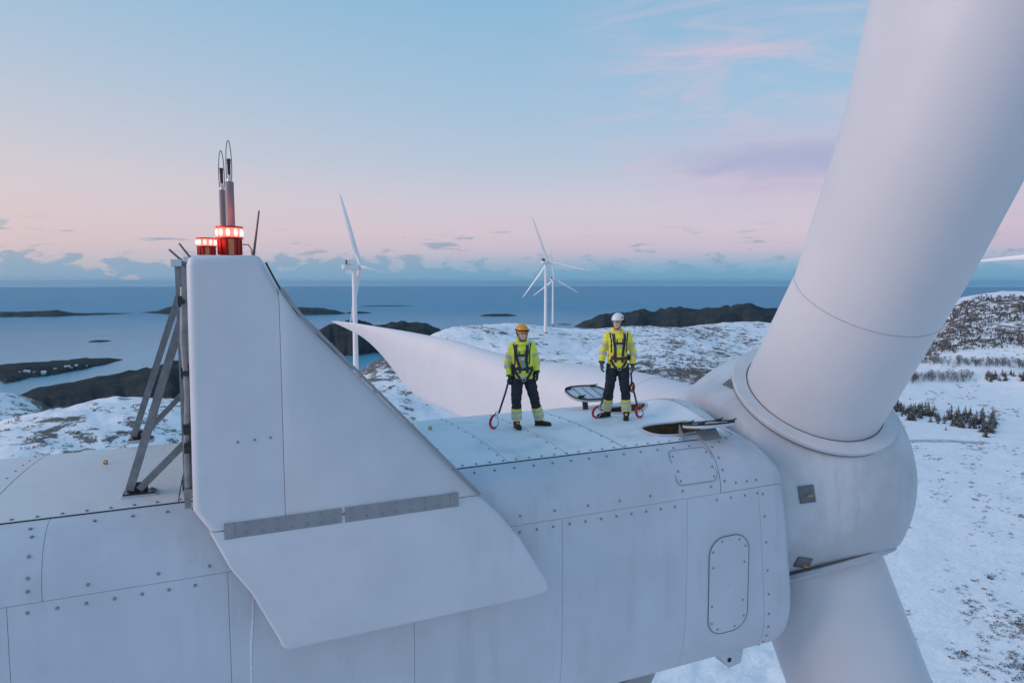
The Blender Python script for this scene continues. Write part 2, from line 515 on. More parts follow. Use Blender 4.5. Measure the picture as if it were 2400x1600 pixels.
def sea_material():
    m = bpy.data.materials.new('sea_water'); m.use_nodes = True
    T = NT(m.node_tree); b = T.n['Principled BSDF']
    geo = T.node('ShaderNodeNewGeometry'); pos = geo.outputs['Position']
    big = T.noise(T.mapping(pos, (1, 1, 1), rot=(0, 0, 0.4)), 0.0011, 4, 0.6, dist=0.6)
    ln = T.node('ShaderNodeVectorMath', operation='LENGTH'); T.l.new(pos, ln.inputs[0])
    shelter = T.smooth(ln.outputs[1], 9000, 1200)            # calmer between the islands, wind-roughened outside
    c = T.mix(T.smooth(big, 0.35, 0.7), (0.004, 0.265, 0.425, 1), (0.010, 0.305, 0.47, 1))
    chop = T.noise(T.mapping(pos, (1, 2.5, 1), rot=(0, 0, 0.6)), 0.012, 5, 0.8)
    c = T.mix(T.math('MULTIPLY', T.smooth(chop, 0.38, 0.66), 0.5), c, (0.004, 0.12, 0.25, 1))
    c = T.mix(T.math('MULTIPLY', T.smooth(ln.outputs[1], 5200, 1900), 0.8), c, (0.13, 0.40, 0.52, 1))     # paler shallows between the islands, reflected sky painted into the colour
    T.put(b.inputs['Base Color'], c)
    T.put(b.inputs['Roughness'], T.math('SUBTRACT', 0.34, T.math('MULTIPLY', shelter, 0.16)))
    T.put(b.inputs['Specular IOR Level'], T.math('ADD', 0.03, T.math('MULTIPLY', shelter, 0.14)))
    b.inputs['IOR'].default_value = 1.33
    w = T.noise(T.mapping(pos, (1, 2.2, 1), rot=(0, 0, 0.9)), 0.05, 6, 0.7)
    bp = T.node('ShaderNodeBump'); bp.inputs['Strength'].default_value = 0.55; bp.inputs['Distance'].default_value = 2.2
    T.l.new(w, bp.inputs['Height']); T.l.new(bp.outputs[0], b.inputs['Normal'])
    return m


# ------------------------------------------------------------------ terrain
FPX = 1600.0


def view_dir(px, py):
    """direction through a point of a 2400 x 1600 survey of the site from the hover point"""
    r = (px - 1200) / FPX; d = (py - 800) / FPX
    F = math.cos(PITCH) - d * math.sin(PITCH); Z = -math.sin(PITCH) - d * math.cos(PITCH)
    X = F * math.cos(HEAD) + r * math.sin(HEAD); Y = F * math.sin(HEAD) - r * math.cos(HEAD)
    return X, Y, Z


def elev_tan(px, py):
    X, Y, Z = view_dir(px, py); return Z / math.hypot(X, Y)


def az_of(px):
    return math.atan((px - 1200) / FPX / math.cos(PITCH))      # clockwise from the view heading


def ground_xy(az, d):
    h = HEAD - az
    return CAM.x + d * math.cos(h), CAM.y + d * math.sin(h)


CTRL = []


def ctrl(px, *pts):
    for d, kind, v in pts:
        z = v if kind == 'z' else elev_tan(px, v) * d
        CTRL.append((az_of(px), d, z))


Z_, Y_ = 'z', 'y'
ctrl(0, (80, Z_, -95), (200, Z_, -88), (310, Y_, 1072), (420, Y_, 1008), (540, Z_, -135), (780, Y_, 966), (960, Y_, 926), (1250, Z_, -290), (1700, Z_, -350), (3000, Z_, -352))
ctrl(130, (780, Y_, 990), (960, Y_, 964), (1250, Z_, -300))
ctrl(220, (80, Z_, -95), (200, Z_, -86), (310, Y_, 1050), (430, Y_, 958), (560, Z_, -130), (900, Z_, -230), (1300, Z_, -330), (1700, Z_, -350), (3000, Z_, -352))
ctrl(440, (80, Z_, -95), (200, Z_, -86), (320, Y_, 1030), (450, Y_, 946), (600, Z_, -135), (1000, Z_, -270), (1500, Z_, -348), (3000, Z_, -352))
ctrl(640, (80, Z_, -95), (200, Z_, -88), (450, Y_, 950), (600, Z_, -130), (1000, Z_, -270), (1500, Z_, -348))
ctrl(840, (80, Z_, -95), (300, Z_, -88), (450, Y_, 958), (600, Y_, 870), (740, Z_, -125), (1100, Z_, -270), (1600, Z_, -348), (3000, Z_, -352))
ctrl(905, (300, Z_, -86), (450, Y_, 940), (530, Y_, 895), (620, Y_, 829), (780, Z_, -112), (1200, Z_, -290), (1600, Z_, -348))
ctrl(1000, (80, Z_, -95), (300, Z_, -87), (450, Y_, 962), (620, Y_, 850), (800, Y_, 794), (960, Z_, -105), (1400, Z_, -310), (1800, Z_, -350), (3000, Z_, -352))
ctrl(1100, (300, Z_, -88), (500, Y_, 930), (700, Y_, 832), (950, Y_, 773), (1150, Z_, -115), (1650, Z_, -345))
ctrl(1280, (80, Z_, -95), (300, Z_, -89), (550, Y_, 876), (800, Y_, 789), (1080, Y_, 772), (1300, Z_, -105), (1700, Z_, -300), (2100, Z_, -350), (3200, Z_, -352))
ctrl(1400, (300, Z_, -90), (550, Y_, 892), (800, Y_, 815), (1100, Y_, 781), (1400, Z_, -160), (1900, Z_, -348))
ctrl(1500, (80, Z_, -95), (300, Z_, -92), (500, Y_, 905), (760, Y_, 815), (1000, Y_, 765), (1300, Z_, -130), (1900, Z_, -345), (3200, Z_, -352))
ctrl(1700, (300, Z_, -93), (560, Y_, 900), (900, Y_, 808), (1300, Y_, 769), (1700, Z_, -220), (2200, Z_, -350))
ctrl(1900, (80, Z_, -95), (300, Z_, -94), (560, Z_, -93), (900, Z_, -88), (1300, Y_, 766), (1700, Z_, -220), (2200, Z_, -350), (3200, Z_, -352))
ctrl(2100, (80, Z_, -95), (200, Z_, -94), (350, Z_, -92), (460, Z_, -91), (570, Z_, -93), (680, Z_, -88), (800, Z_, -86), (1050, Y_, 790), (1250, Y_, 745), (1700, Z_, -190), (2400, Z_, -350))
ctrl(2250, (80, Z_, -96), (200, Z_, -94), (350, Z_, -92), (460, Z_, -91), (570, Z_, -93), (680, Z_, -88), (800, Y_, 832), (920, Y_, 775), (1060, Y_, 716), (1250, Y_, 702), (1600, Z_, -130), (2400, Z_, -350), (3200, Z_, -352))
ctrl(2400, (80, Z_, -97), (200, Z_, -94), (350, Z_, -92), (570, Z_, -92), (680, Z_, -88), (800, Y_, 828), (920, Y_, 768), (1060, Y_, 704), (1280, Y_, 692), (1700, Z_, -110), (2500, Z_, -350))
for a in (-70, -110, -150, 60, 90, 120, 150, 180):
    for d, z in ((80, -95), (300, -90), (700, -88), (1200, -140), (2000, -345), (3200, -352)):
        CTRL.append((math.radians(a), d, z))


def _coord(az, d):
    return np.stack([np.degrees(az) / 9.0, np.log(d) * 3.4], -1)


_CP = np.array([(a, d, z) for a, d, z in CTRL])
_CX = _coord(_CP[:, 0], _CP[:, 1])


def _kern(r):
    return np.where(r > 1e-9, r * r * np.log(r + 1e-12), 0.0)


_K = _kern(np.linalg.norm(_CX[:, None] - _CX[None], axis=-1)) + np.eye(len(_CX)) * 0.02
_Pm = np.concatenate([np.ones((len(_CX), 1)), _CX], 1)
_A = np.block([[_K, _Pm], [_Pm.T, np.zeros((3, 3))]])
_W = np.linalg.solve(_A, np.concatenate([_CP[:, 2], np.zeros(3)]))


def smooth_height(az, d):
    q = _coord(np.asarray(az, float), np.asarray(d, float)).reshape(-1, 2)
    out = np.empty(len(q))
    for i in range(0, len(q), 8000):
        k = _kern(np.linalg.norm(q[i:i + 8000, None] - _CX[None], axis=-1))
        out[i:i + 8000] = k @ _W[:-3] + _W[-3] + q[i:i + 8000] @ _W[-2:]
    return out


def sstep(x, a, b):
    t = np.clip((x - a) / (b - a), 0, 1); return t * t * (3 - 2 * t)


def make_terrain():
    az = np.concatenate([np.radians(np.arange(-180, -44, 4.0)), np.radians(np.arange(-44, 44.01, 0.2)), np.radians(np.arange(48, 177, 4.0))])
    ds = np.concatenate([[20, 45, 70], np.geomspace(95, 1500, 250), np.geomspace(1530, 3200, 40)])
    A, D = np.meshgrid(az, ds)
    H = smooth_height(A.ravel(), np.maximum(D.ravel(), 80)).reshape(A.shape)
    px = 1200 + FPX * np.tan(np.clip(A, -1.2, 1.2))
    X = CAM.x + D * np.cos(HEAD - A); Y = CAM.y + D * np.sin(HEAD - A)
    # roughness: hummocks and ledges, calmer on the field to the right
    calm = sstep(px, 1950, 2100) * sstep(D, 820, 620)
    fade = sstep(H, -330, -250)
    amp = (1 - 0.75 * calm) * fade
    rough = np.zeros(A.size)
    xf, yf, inw = X.ravel(), Y.ravel(), (np.abs(A.ravel()) < 0.78)
    for i in range(A.size):
        if inw[i]:
            p = Vector((xf[i], yf[i], 0))
            a = mnoise.fractal(p * 0.011, 0.9, 2.1, 5)
            b = 1 - 2 * abs(mnoise.noise(p * 0.03))
            rough[i] = 3.4 * a + 0.9 * b + 1.0 * mnoise.fractal(p * 0.08, 0.8, 2.0, 3)
    rough = rough.reshape(A.shape) * amp
    H = H + rough
    H = np.where(H < -328.5, np.minimum(H, -332.0), H)
    scrub = np.clip(0.45 + 0.55 * np.sin(X * 0.013 + 1.3) * np.cos(Y * 0.011) + rough * 0.09, 0, 1)
    def patch(pxa, pxb, da, db, s=40):
        return sstep(px, pxa - s, pxa + s) * sstep(px, pxb + s, pxb - s) * sstep(D, da - 30, da + 30) * sstep(D, db + 40, db - 40)
    sc_ = 0.15 * scrub + 0.6 * patch(840, 1010, 520, 640) + 0.8 * patch(1230, 1750, 480, 640, 60) + 0.2 * patch(-100, 560, 300, 460) \
        + 0.5 * patch(2130, 2500, 830, 1080, 30) + 0.25 * patch(1400, 1900, 700, 1100) - 0.6 * patch(2040, 2600, 560, 800) - 0.55 * patch(1900, 2600, 100, 560)
    forest = np.clip(np.maximum(sstep(H, -128, -150), 0.0), 0, 1) * sstep(H, -352, -331)
    # island shores etc. stay dark
    nr, nc = A.shape
    verts = np.stack([X, Y, H + ALT], -1).reshape(-1, 3)
    faces = []
    for i in range(nr - 1):
        for j in range(nc):
            j2 = (j + 1) % nc
            a, b, c, d = i * nc + j, i * nc + j2, (i + 1) * nc + j2, (i + 1) * nc + j
            faces.append((a, d, c, b))
    me = bpy.data.meshes.new('terrain')
    me.from_pydata(verts.tolist(), [], faces)
    # centre fan
    me.polygons.foreach_set('use_smooth', [True] * len(me.polygons))
    for nm, arr in (('scrub', sc_), ('forest', forest)):
        at = me.attributes.new(nm, 'FLOAT', 'POINT'); at.data.foreach_set('value', arr.ravel().astype(np.float32))
    me.materials.append(terrain_material())
    me.update()
    o = link_mesh('terrain', me, None)
    tag(o, 'snow covered coastal hills with bare rock and heather showing', kind='structure')
    return az, ds, H + ALT, sc_


TAZ, TDS, TH, TSC = make_terrain()


def ground_z(x, y):
    dx, dy = x - CAM.x, y - CAM.y
    d = math.hypot(dx, dy); a = HEAD - math.atan2(dy, dx)
    while a > math.pi: a -= 2 * math.pi
    while a < -math.pi: a += 2 * math.pi
    i = int(np.clip(np.searchsorted(TDS, d) - 1, 0, len(TDS) - 2)); j = int(np.clip(np.searchsorted(TAZ, a) - 1, 0, len(TAZ) - 2))
    u = (d - TDS[i]) / (TDS[i + 1] - TDS[i]); v = (a - TAZ[j]) / (TAZ[j + 1] - TAZ[j])
    return float((1 - u) * ((1 - v) * TH[i, j] + v * TH[i, j + 1]) + u * ((1 - v) * TH[i + 1, j] + v * TH[i + 1, j + 1]))


# sea: one disc out to the horizon
def make_sea():
    mb = MB(); n = 96
    rows = [[(CAM.x + r * math.cos(2 * math.pi * k / n), CAM.y + r * math.sin(2 * math.pi * k / n), 0.0) for k in range(n)] for r in (60, 600, 2000, 6000, 20000, 56000)]
    mb.quad_grid(rows, close_u=True)
    o = mb.build('sea', sea_material())
    tag(o, 'calm blue sea reaching to the horizon', kind='structure')


make_sea()
M['heath'] = island_material()


def island(name, label, spine, half, nu=90, nv=26, seed=0, rough=0.35):
    """ridge-shaped island. spine: (px, distance to middle, height, half depth) along its length"""
    sp = np.array(spine, float)
    t = np.linspace(0, 1, nu); k = np.linspace(0, 1, len(sp))
    px = np.interp(t, k, sp[:, 0]); D = np.interp(t, k, sp[:, 1]); Hh = np.interp(t, k, sp[:, 2]) * (0.75 if seed in (0, 3, 4) else 0.92); W = np.interp(t, k, sp[:, 3])
    rows = []
    for i in range(nu):
        end = min(1.0, 6 * t[i] + 0.02, 6 * (1 - t[i]) + 0.02) ** 0.6
        row = []
        for j in range(nv):
            v = -1 + 2 * j / (nv - 1)
            wob = 1 + 0.35 * mnoise.fractal(Vector((px[i] * 0.02, (3 if v > 0 else 9) + seed, 0)), 0.8, 2, 3)
            d = D[i] + v * W[i] * wob * end
            x, y = ground_xy(az_of(px[i]), d)
            h = Hh[i] * max(0.0, 1 - abs(v) ** 2.2) ** 0.8
            nz = mnoise.fractal(Vector((x, y, seed * 31.0)) * 0.0042, 0.85, 2.1, 5)
            h = h * (1 + rough * nz) + (0.10 * Hh[i] * mnoise.noise(Vector((x, y, 7)) * 0.02)) * (1 - abs(v) ** 3)
            row.append((x, y, h * end - 1.5 * (abs(v) > 0.98) - (1.5 if i in (0, nu - 1) else 0)))
        rows.append(row)
    mb = MB(); mb.quad_grid(rows)
    o = mb.build(name, M['heath'], smooth=179)
    return tag(o, label, kind='structure')


ISL = [
    ('island', 'long low dark skerries near the horizon, far left', [(-90, 8600, 30, 350), (20, 8400, 48, 420), (90, 8300, 46, 380), (140, 8200, 60, 350), (175, 8200, 22, 260), (240, 8200, 16, 200), (320, 8300, 10, 160)], 0),
    ('island', 'small dark hill island beside the cooler posts near the horizon', [(330, 8500, 5, 120), (372, 8300, 18, 220), (400, 8200, 66, 330), (470, 8200, 60, 330), (560, 8300, 20, 250)], 1),
    ('islet', 'thin dark islet on the open sea at left', [(205, 4450, 2.5, 40), (232, 4450, 7, 60), (262, 4450, 2.5, 40)], 2),
    ('island', 'flat dark island with white houses, left', [(-120, 3000, 36, 260), (0, 3050, 34, 260), (60, 3080, 36, 240), (130, 3150, 30, 230), (200, 3250, 26, 190), (250, 3300, 17, 110), (288, 3350, 4, 60)], 3),
    ('peninsula', 'long dark heathery headland behind the cooler struts', [(6, 2330, 10, 60), (60, 2320, 40, 170), (150, 2330, 42, 270), (280, 2350, 66, 360), (400, 2380, 96, 420), (520, 2450, 110, 450), (640, 2600, 110, 430), (720, 2700, 90, 330), (760, 2750, 30, 150)], 4),
    ('headland', 'dark brown rounded hills behind the nearest wind turbine', [(690, 3350, 40, 200), (746, 3450, 118, 300), (800, 3500, 128, 330), (845, 3500, 148, 350), (880, 3550, 126, 350), (937, 3550, 142, 350), (975, 3550, 136, 330), (1010, 3500, 112, 280), (1050, 3450, 76, 220), (1090, 3400, 30, 120)], 5),
    ('island', 'low dark islands on the sea left of the nearest turbine tower', [(640, 7600, 40, 250), (700, 7500, 70, 320), (735, 7500, 60, 300), (770, 7450, 52, 260), (812, 7400, 30, 200)], 6),
    ('islet', 'low dark islet just right of the nearest turbine tower', [(812, 7450, 10, 90), (840, 7450, 26, 140), (872, 7450, 8, 80)], 7),
    ('islet', 'faint thin reef line far out on the sea', [(840, 9600, 3, 90), (900, 9600, 9, 130), (972, 9600, 3, 90)], 8),
    ('islet', 'small flat islet on the sea left of the turbine pair', [(1122, 6700, 4, 70), (1150, 6700, 17, 120), (1190, 6750, 20, 120), (1215, 6750, 4, 70)], 9),
    ('headland', 'long dark hilly headland across the sea behind the worker in white helmet', [(1345, 5100, 16, 120), (1369, 5150, 78, 300), (1404, 5200, 112, 380), (1421, 5200, 104, 380), (1469, 5200, 98, 380), (1497, 5200, 114, 400), (1534, 5250, 100, 400), (1566, 5250, 134, 430), (1600, 5250, 146, 450), (1680, 5250, 150, 450), (1713, 5250, 160, 450), (1796, 5300, 152, 450), (1900, 5300, 140, 420), (2010, 5300, 60, 300)], 10),
    ('islet', 'tiny reef left of the right headland', [(1305, 5350, 1.5, 30), (1320, 5350, 5, 45), (1340, 5350, 1.5, 30)], 11),
]
ISLE_BVH = None
from mathutils.bvhtree import BVHTree
for nm, lb, sp, sd in ISL:
    io = island(nm, lb, sp, None, seed=sd, nu=110 if len(sp) > 5 else 50, nv=34 if sd in (4, 5, 10) else 22)
    if sd == 3:
        bmi = bmesh.new(); bmi.from_mesh(io.data); ISLE_BVH = BVHTree.FromBMesh(bmi); bmi.free()

# ploughed access road across the snowfield at right
def road():
    mb = MB(); L = []
    for t in np.linspace(0, 1, 60):
        px = 1990 + 330 * t; py = 1020 + 30 * t + 6 * math.sin(5 * t)
        d = -92.0 / elev_tan(px, py)
        L.append((px, d))
    rows = []
    for px, d in L:
        row = []
        for w in (-2.2, -0.8, 0.8, 2.2):
            x, y = ground_xy(az_of(px), d + w * 1.5)
            row.append((x, y, ground_z(x, y) + 0.25))
        rows.append(row)
    mb.quad_grid(rows)
    o = mb.build('road', material('ploughed_gravel', (0.60, 0.62, 0.66), 0.9, var=0.35, var_scale=0.25), smooth=179)
    tag(o, 'narrow ploughed gravel road crossing the snowfield at right', kind='structure')


road()

# ------------------------------------------------------------------ the near turbine
TOWER = Vector((5.15, 0.0, ALT - 96.0))
turb = empty('wind_turbine', TOWER, 'huge white wind turbine in the foreground, two workers on its roof', 'wind turbine')
TAU = math.radians(0.69)


def NW(x, y, z):
    """nacelle frame -> world"""
    return Vector((x * math.cos(TAU), y, z + x * math.sin(TAU) + ALT))


HALF = [(0, -2.42), (-.9, -2.44), (-1.61, -2.495), (-1.83, -2.57), (-1.98, -2.70), (-2.07, -2.86), (-2.115, -3.02), (-2.13, -3.19), (-2.15, -3.8), (-2.15, -4.6),
        (-2.13, -5.25), (-2.06, -5.62), (-1.9, -5.87), (-1.65, -6.0), (-1.1, -6.07), (0, -6.09)]
KL1, KL2, KB = 2.0, 7.0, 15.0


def prof(k):
    """k > 0 on the side towards the camera"""
    s = -1.0 if k < 0 else 1.0
    k = min(abs(k), KB)
    i = min(int(k), 14); t = k - i
    g = lambda n: (HALF[n] if 0 <= n <= 15 else ((-HALF[1][0], HALF[1][1]) if n < 0 else (-HALF[14][0], HALF[14][1])))
    p0, p1, p2, p3 = g(i - 1), g(i), g(i + 1), g(i + 2)
    o = []
    for c in (0, 1):
        o.append(0.5 * (2 * p1[c] + (p2[c] - p0[c]) * t + (2 * p0[c] - 5 * p1[c] + 4 * p2[c] - p3[c]) * t * t + (3 * p1[c] - p0[c] - 3 * p2[c] + p3[c]) * t ** 3))
    return o[0] * s, o[1]


def ss(x, a, b):
    t = min(1.0, max(0.0, (x - a) / (b - a))); return t * t * (3 - 2 * t)


XF = 7.84


def S(x, k, inset=0.0):
    y, z = prof(k)
    top = 1 - ss(abs(k), 2.0, 7.0)
    # humped front hood over the main shaft and rounded front shoulders
    hump = 0.26 * math.exp(-(y / 0.95) ** 2) * ss(x, 6.75, 7.45)
    t2 = max(0.0, (x - 7.15) / 0.75)
    z += hump * top - 0.30 * t2 * t2 * top * (1 - 0.55 * math.exp(-(y / 0.95) ** 2))
    if x > 7.52:
        q = (x - 7.52) / 0.32
        s = 1 - 0.055 * q * q
        y *= s; z = -4.1 + (z + 4.1) * s
    xx = x + max(0.0, min(1.0, (x - 6.4) / 1.3)) * 0.14 * (-2.9 - z)
    xe = -8.6
    if x < xe + 1.2:   # tail closes with a soft curve
        q = (xe + 1.2 - x) / 1.2
        s = 1 - 0.25 * q * q
        y *= s; z = -4.1 + (z + 4.1) * s
    if inset:
        y *= 1 - inset / 2.1; z = -4.1 + (z + 4.1) * (1 - inset / 1.7)
    return NW(xx, y, z)


def S_normal(x, k):
    a = S(x + 0.02, k) - S(x - 0.02, k); b = S(x, k + 0.03) - S(x, k - 0.03)
    n = a.cross(b).normalized()
    if n.dot(S(x, k) - NW(x, 0, -4.1)) < 0: n = -n
    return n


nac = None


def nacelle_core():
    mb = MB()
    ks = [k * 0.5 for k in range(-30, 31)]
    xs = [-8.6, -8.2, -7.4] + [x for x in np.linspace(-6.5, 6.0, 12)] + [6.5, 7.0, 7.4, 7.55, 7.7, 7.81]
    rows = [[S(x, k, 0.05) for k in ks[:-1]] for x in xs]
    # leave the hatch wells open: skip faces under the hatches
    b = 0; nc = len(rows[0])
    for r in rows: mb.v.extend([tuple(p) for p in r])
    for i in range(len(rows) - 1):
        for j in range(nc):
            j2 = (j + 1) % nc
            xm = (xs[i] + xs[i + 1]) / 2; km = ks[j] + 0.25
            if 5.9 < xm < 7.5 and abs(km) < 1.8: continue
            mb.f.append((i * nc + j, i * nc + j2, (i + 1) * nc + j2, (i + 1) * nc + j)); mb.m.append(0)
    mb.face(rows[0])
    return mb.build('nacelle', M['gap'], turb, smooth=179)


nac = nacelle_core()


def panel(name, x0, x1, k0, k1, mat, nx=None, nk=None, gap=0.006, thick=0.03):
    """a shell panel with its own edges; the joints stay open to the dark core"""
    gk0 = gap / max(0.05, (S(0.5 * (x0 + x1), k0 + 0.1) - S(0.5 * (x0 + x1), k0)).length / 0.1)
    gk1 = gap / max(0.05, (S(0.5 * (x0 + x1), k1) - S(0.5 * (x0 + x1), k1 - 0.1)).length / 0.1)
    a0, a1, b0, b1 = x0 + gap, x1 - gap, k0 + gk0, k1 - gk1
    nx = nx or max(2, int((x1 - x0) / 0.5) + 1)
    if x1 > 6.6: nx = max(nx, int((x1 - max(x0, 6.0)) / 0.07) + 3)
    nk = nk or max(3, int(abs(k1 - k0) * 3) + 1)
    mb = MB()
    top = [[S(a0 + (a1 - a0) * i / (nx - 1), b0 + (b1 - b0) * j / (nk - 1)) for j in range(nk)] for i in range(nx)]
    sub = [[p - S_normal(a0 + (a1 - a0) * i / (nx - 1), b0 + (b1 - b0) * j / (nk - 1)) * thick for j, p in enumerate(r)] for i, r in enumerate(top)]
    mb.quad_grid(top)
    for e, g in ((top[0], sub[0]), (top[-1], sub[-1]), ([r[0] for r in top], [r[0] for r in sub]), ([r[-1] for r in top], [r[-1] for r in sub])):
        mb.quad_grid([e, g])
    return mb.build(name, mat, nac, smooth=35)


# near-side panels
for a, b in ((-8.5, -1.85), (-1.85, 6.62)):
    panel('shoulder_panel', a, b, KL1, KL2, M['paint'], gap=0.0022)
    panel('shoulder_panel', a, b, -KL2, -KL1, M['paint'], gap=0.007)
for a, b in ((-8.5, -5.0), (-5.0, -2.15), (-2.15, -0.12), (-0.12, 1.97), (1.97, 4.01), (4.01, 6.03), (6.03, 7.30), (7.30, XF)):
    panel('side_panel', a, b, KL2, 13.2, M['paint'], gap=0.0022)
for a, b in ((-8.5, -2.15), (-2.15, 1.97), (1.97, 6.03), (6.03, XF)):
    panel('side_panel', a, b, -13.2, -KL2, M['paint'], gap=0.005)
panel('belly_panel', -8.5, XF, 13.2, 16.8, M['paint']) if False else None
panel('front_hood', 6.62, XF, -KL2, KL2, M['paint'], gap=0.004, nk=60) if False else None
for a, b in ((-8.5, -5.6), (-5.6, -2.55), (-2.55, -0.62), (-0.62, 0.7), (0.7, 2.52), (2.52, 3.45), (3.45, 4.37), (4.37, 5.30)):
    panel('roof_panel', a, b, -KL1, KL1, M['roof'], gap=0.006, nk=13)

mb = MB(); mb.tube([S(x, KL1) + Vector((0, -0.004, 0.002)) for x in list(np.linspace(-8.4, 6.6, 40))], 0.0095, 6)
mb.build('roof_joint_shade', M['gap'], nac, smooth=179)  # added dark tube, stands in for the shade inside the roof joint

# hatch roof panel with two oval openings, front hood behind it
HATCH = [(6.54, -1.03, 0.52, 0.34), (6.64, 0.64, 0.47, 0.34)]


def k_of_y(y):
    lo, hi = -2.2, 2.2
    for _ in range(40):
        m = (lo + hi) / 2
        if -prof(m)[0] > -(-y) * 1 and False: pass
        if prof(m)[0] > y: lo = m
        else: hi = m
    return (lo + hi) / 2


def hatch_panel():
    x0, x1 = 5.306, 7.30
    bm = bmesh.new()
    def loop(pts):
        vs = [bm.verts.new((p[0], p[1], 0)) for p in pts]
        return [bm.edges.new((vs[i], vs[(i + 1) % len(vs)])) for i in range(len(vs))], vs
    yk = -prof(KL1)[0] - 0.006
    n = 24
    outer = [(x0 + (x1 - x0) * i / n, -yk) for i in range(n)] + [(x1, -yk + 2 * yk * i / n) for i in range(n)] + [(x1 - (x1 - x0) * i / n, yk) for i in range(n)] + [(x0, yk - 2 * yk * i / n) for i in range(n)]
    es, _ = loop(outer)
    rims = []
    for cx, cy, rx, ry in HATCH:
        pts = []
        for i in range(40):
            a = 2 * math.pi * i / 40
            c, s_ = math.cos(a), math.sin(a)
            pts.append((cx + rx * math.copysign(abs(c) ** 0.75, c), cy + ry * math.copysign(abs(s_) ** 0.75, s_)))
        e2, vs = loop(pts); es += e2; rims.append(pts)
    bmesh.ops.triangle_fill(bm, edges=es, use_beauty=True, use_dissolve=False)
    bmesh.ops.subdivide_edges(bm, edges=[e for e in bm.edges if e.calc_length() > 0.25], cuts=2, use_grid_fill=True)
    bmesh.ops.triangulate(bm, faces=bm.faces)
    o0 = origin(nac)
    for v in bm.verts:
        w = S(v.co.x, k_of_y(v.co.y))
        v.co = w - o0
    bmesh.ops.recalc_face_normals(bm, faces=bm.faces)
    if sum(f.normal.z for f in bm.faces) < 0:
        bmesh.ops.reverse_faces(bm, faces=bm.faces)
    me = bpy.data.meshes.new('roof_panel'); bm.to_mesh(me); bm.free()
    me.polygons.foreach_set('use_smooth', [True] * len(me.polygons))
    me.materials.append(M['roof'])
    link_mesh('roof_panel', me, None, nac)
    for pts in rims:
        top = [S(p[0], k_of_y(p[1])) for p in pts]
        cx = sum(p[0] for p in pts) / 40; cy = sum(p[1] for p in pts) / 40
        well = MB()
        low = [Vector((p.x, p.y, p.z - 1.1)) for p in top]
        well.quad_grid([top, low], close_u=True); well.face(low)
        well.build('hatch_well', M['liner'], nac, smooth=40)
        rim = MB()
        rim.tube([p + Vector((0, 0, 0.012)) for p in top], 0.022, 8, closed=True)
        rim.build('hatch_rim', M['paint'], nac, smooth=179)


hatch_panel()


def front_hood():
    """rounded front shell: roof part ahead of the hatches and the shoulders down to the side seam"""
    mb = MB()
    ks = list(np.linspace(-KL2 + 0.012, KL2 - 0.012, 71))
    xs_mid = list(np.linspace(7.306, XF, 14)); xs_sh = list(np.linspace(6.626, XF, 20))
    for seg, xs in (([k for k in ks if abs(k) <= 2.0] , xs_mid), ([k for k in ks if k >= 1.9], xs_sh), ([k for k in ks if k <= -1.9], xs_sh)):
        mb.quad_grid([[S(x, k) for k in seg] for x in xs])
    # front face turning in towards the shaft
    rim = [S(XF, k) for k in np.linspace(-KB, KB, 121)[:-1]]
    c = NW(7.95, 0, -3.75)
    def ring(f, dx): return [Vector((p.x + dx, c.y + (p.y - c.y) * f, c.z + (p.z - c.z) * f)) for p in rim]
    mb.quad_grid([rim, ring(0.985, 0.045), ring(0.955, 0.075), ring(0.90, 0.09), ring(0.80, 0.09)], close_u=True)
    o = mb.build('front_hood', M['paint'], nac, smooth=60)
    inner = MB(); inner.quad_grid([ring(0.80, 0.085), ring(0.70, -0.3)], close_u=True); inner.face(ring(0.70, -0.3))
    inner.build('front_opening', M['gap'], nac)


front_hood()
# belly
def belly():
    mb = MB()
    xs = [-8.5, -7.8, -7.2] + list(np.linspace(-6, 6, 9)) + [6.5, 7, 7.4, 7.7, 7.9, XF]
    ks = list(np.linspace(13.2, 15, 8)) + list(np.linspace(-15, -13.2, 8))[1:]
    mb.quad_grid([[S(x, k) for k in ks] for x in xs])
    mb.build('belly_panel', M['paint'], nac, smooth=179)


belly()

# access door on the near side: rounded outline, proud frame and dark joint
def rounded_rect(x0, x1, z0, z1, r, n=7):
    pts = []
    for cx, cz, a0 in ((x1 - r, z1 - r, 0), (x0 + r, z1 - r, 90), (x0 + r, z0 + r, 180), (x1 - r, z0 + r, 270)):
        for i in range(n + 1):
            a = math.radians(a0 + 90 * i / n); pts.append((cx + r * math.cos(a), cz + r * math.sin(a)))
    return pts


def side_point(x, z, out=0.0):
    """point on the near flank at nacelle height z"""
    lo, hi = KL1, 13.0
    for _ in range(30):
        m = (lo + hi) / 2
        if prof(m)[1] > z: lo = m
        else: hi = m
    k = (lo + hi) / 2
    # undo the forward lean so that x is met
    xq = x
    for _ in range(4):
        p = S(xq, k); xq += x - p.x
    return S(xq, k) + S_normal(xq, k) * out


def flank_plate(name, outline, mat, out, thick, bevel=0.0):
    ctr = [sum(p[0] for p in outline) / len(outline), sum(p[1] for p in outline) / len(outline)]
    mb = MB(); nring = 5
    rows = []
    for f in (1.0, 0.75, 0.5, 0.25, 0.02):
        rows.append([side_point(ctr[0] + (p[0] - ctr[0]) * f, ctr[1] + (p[1] - ctr[1]) * f, out + thick) for p in outline])
    mb.quad_grid(rows, close_u=True)
    mb.quad_grid([[side_point(p[0], p[1], out - 0.02) for p in outline], rows[0]], close_u=True)
    return mb.build(name, mat, nac, smooth=40)


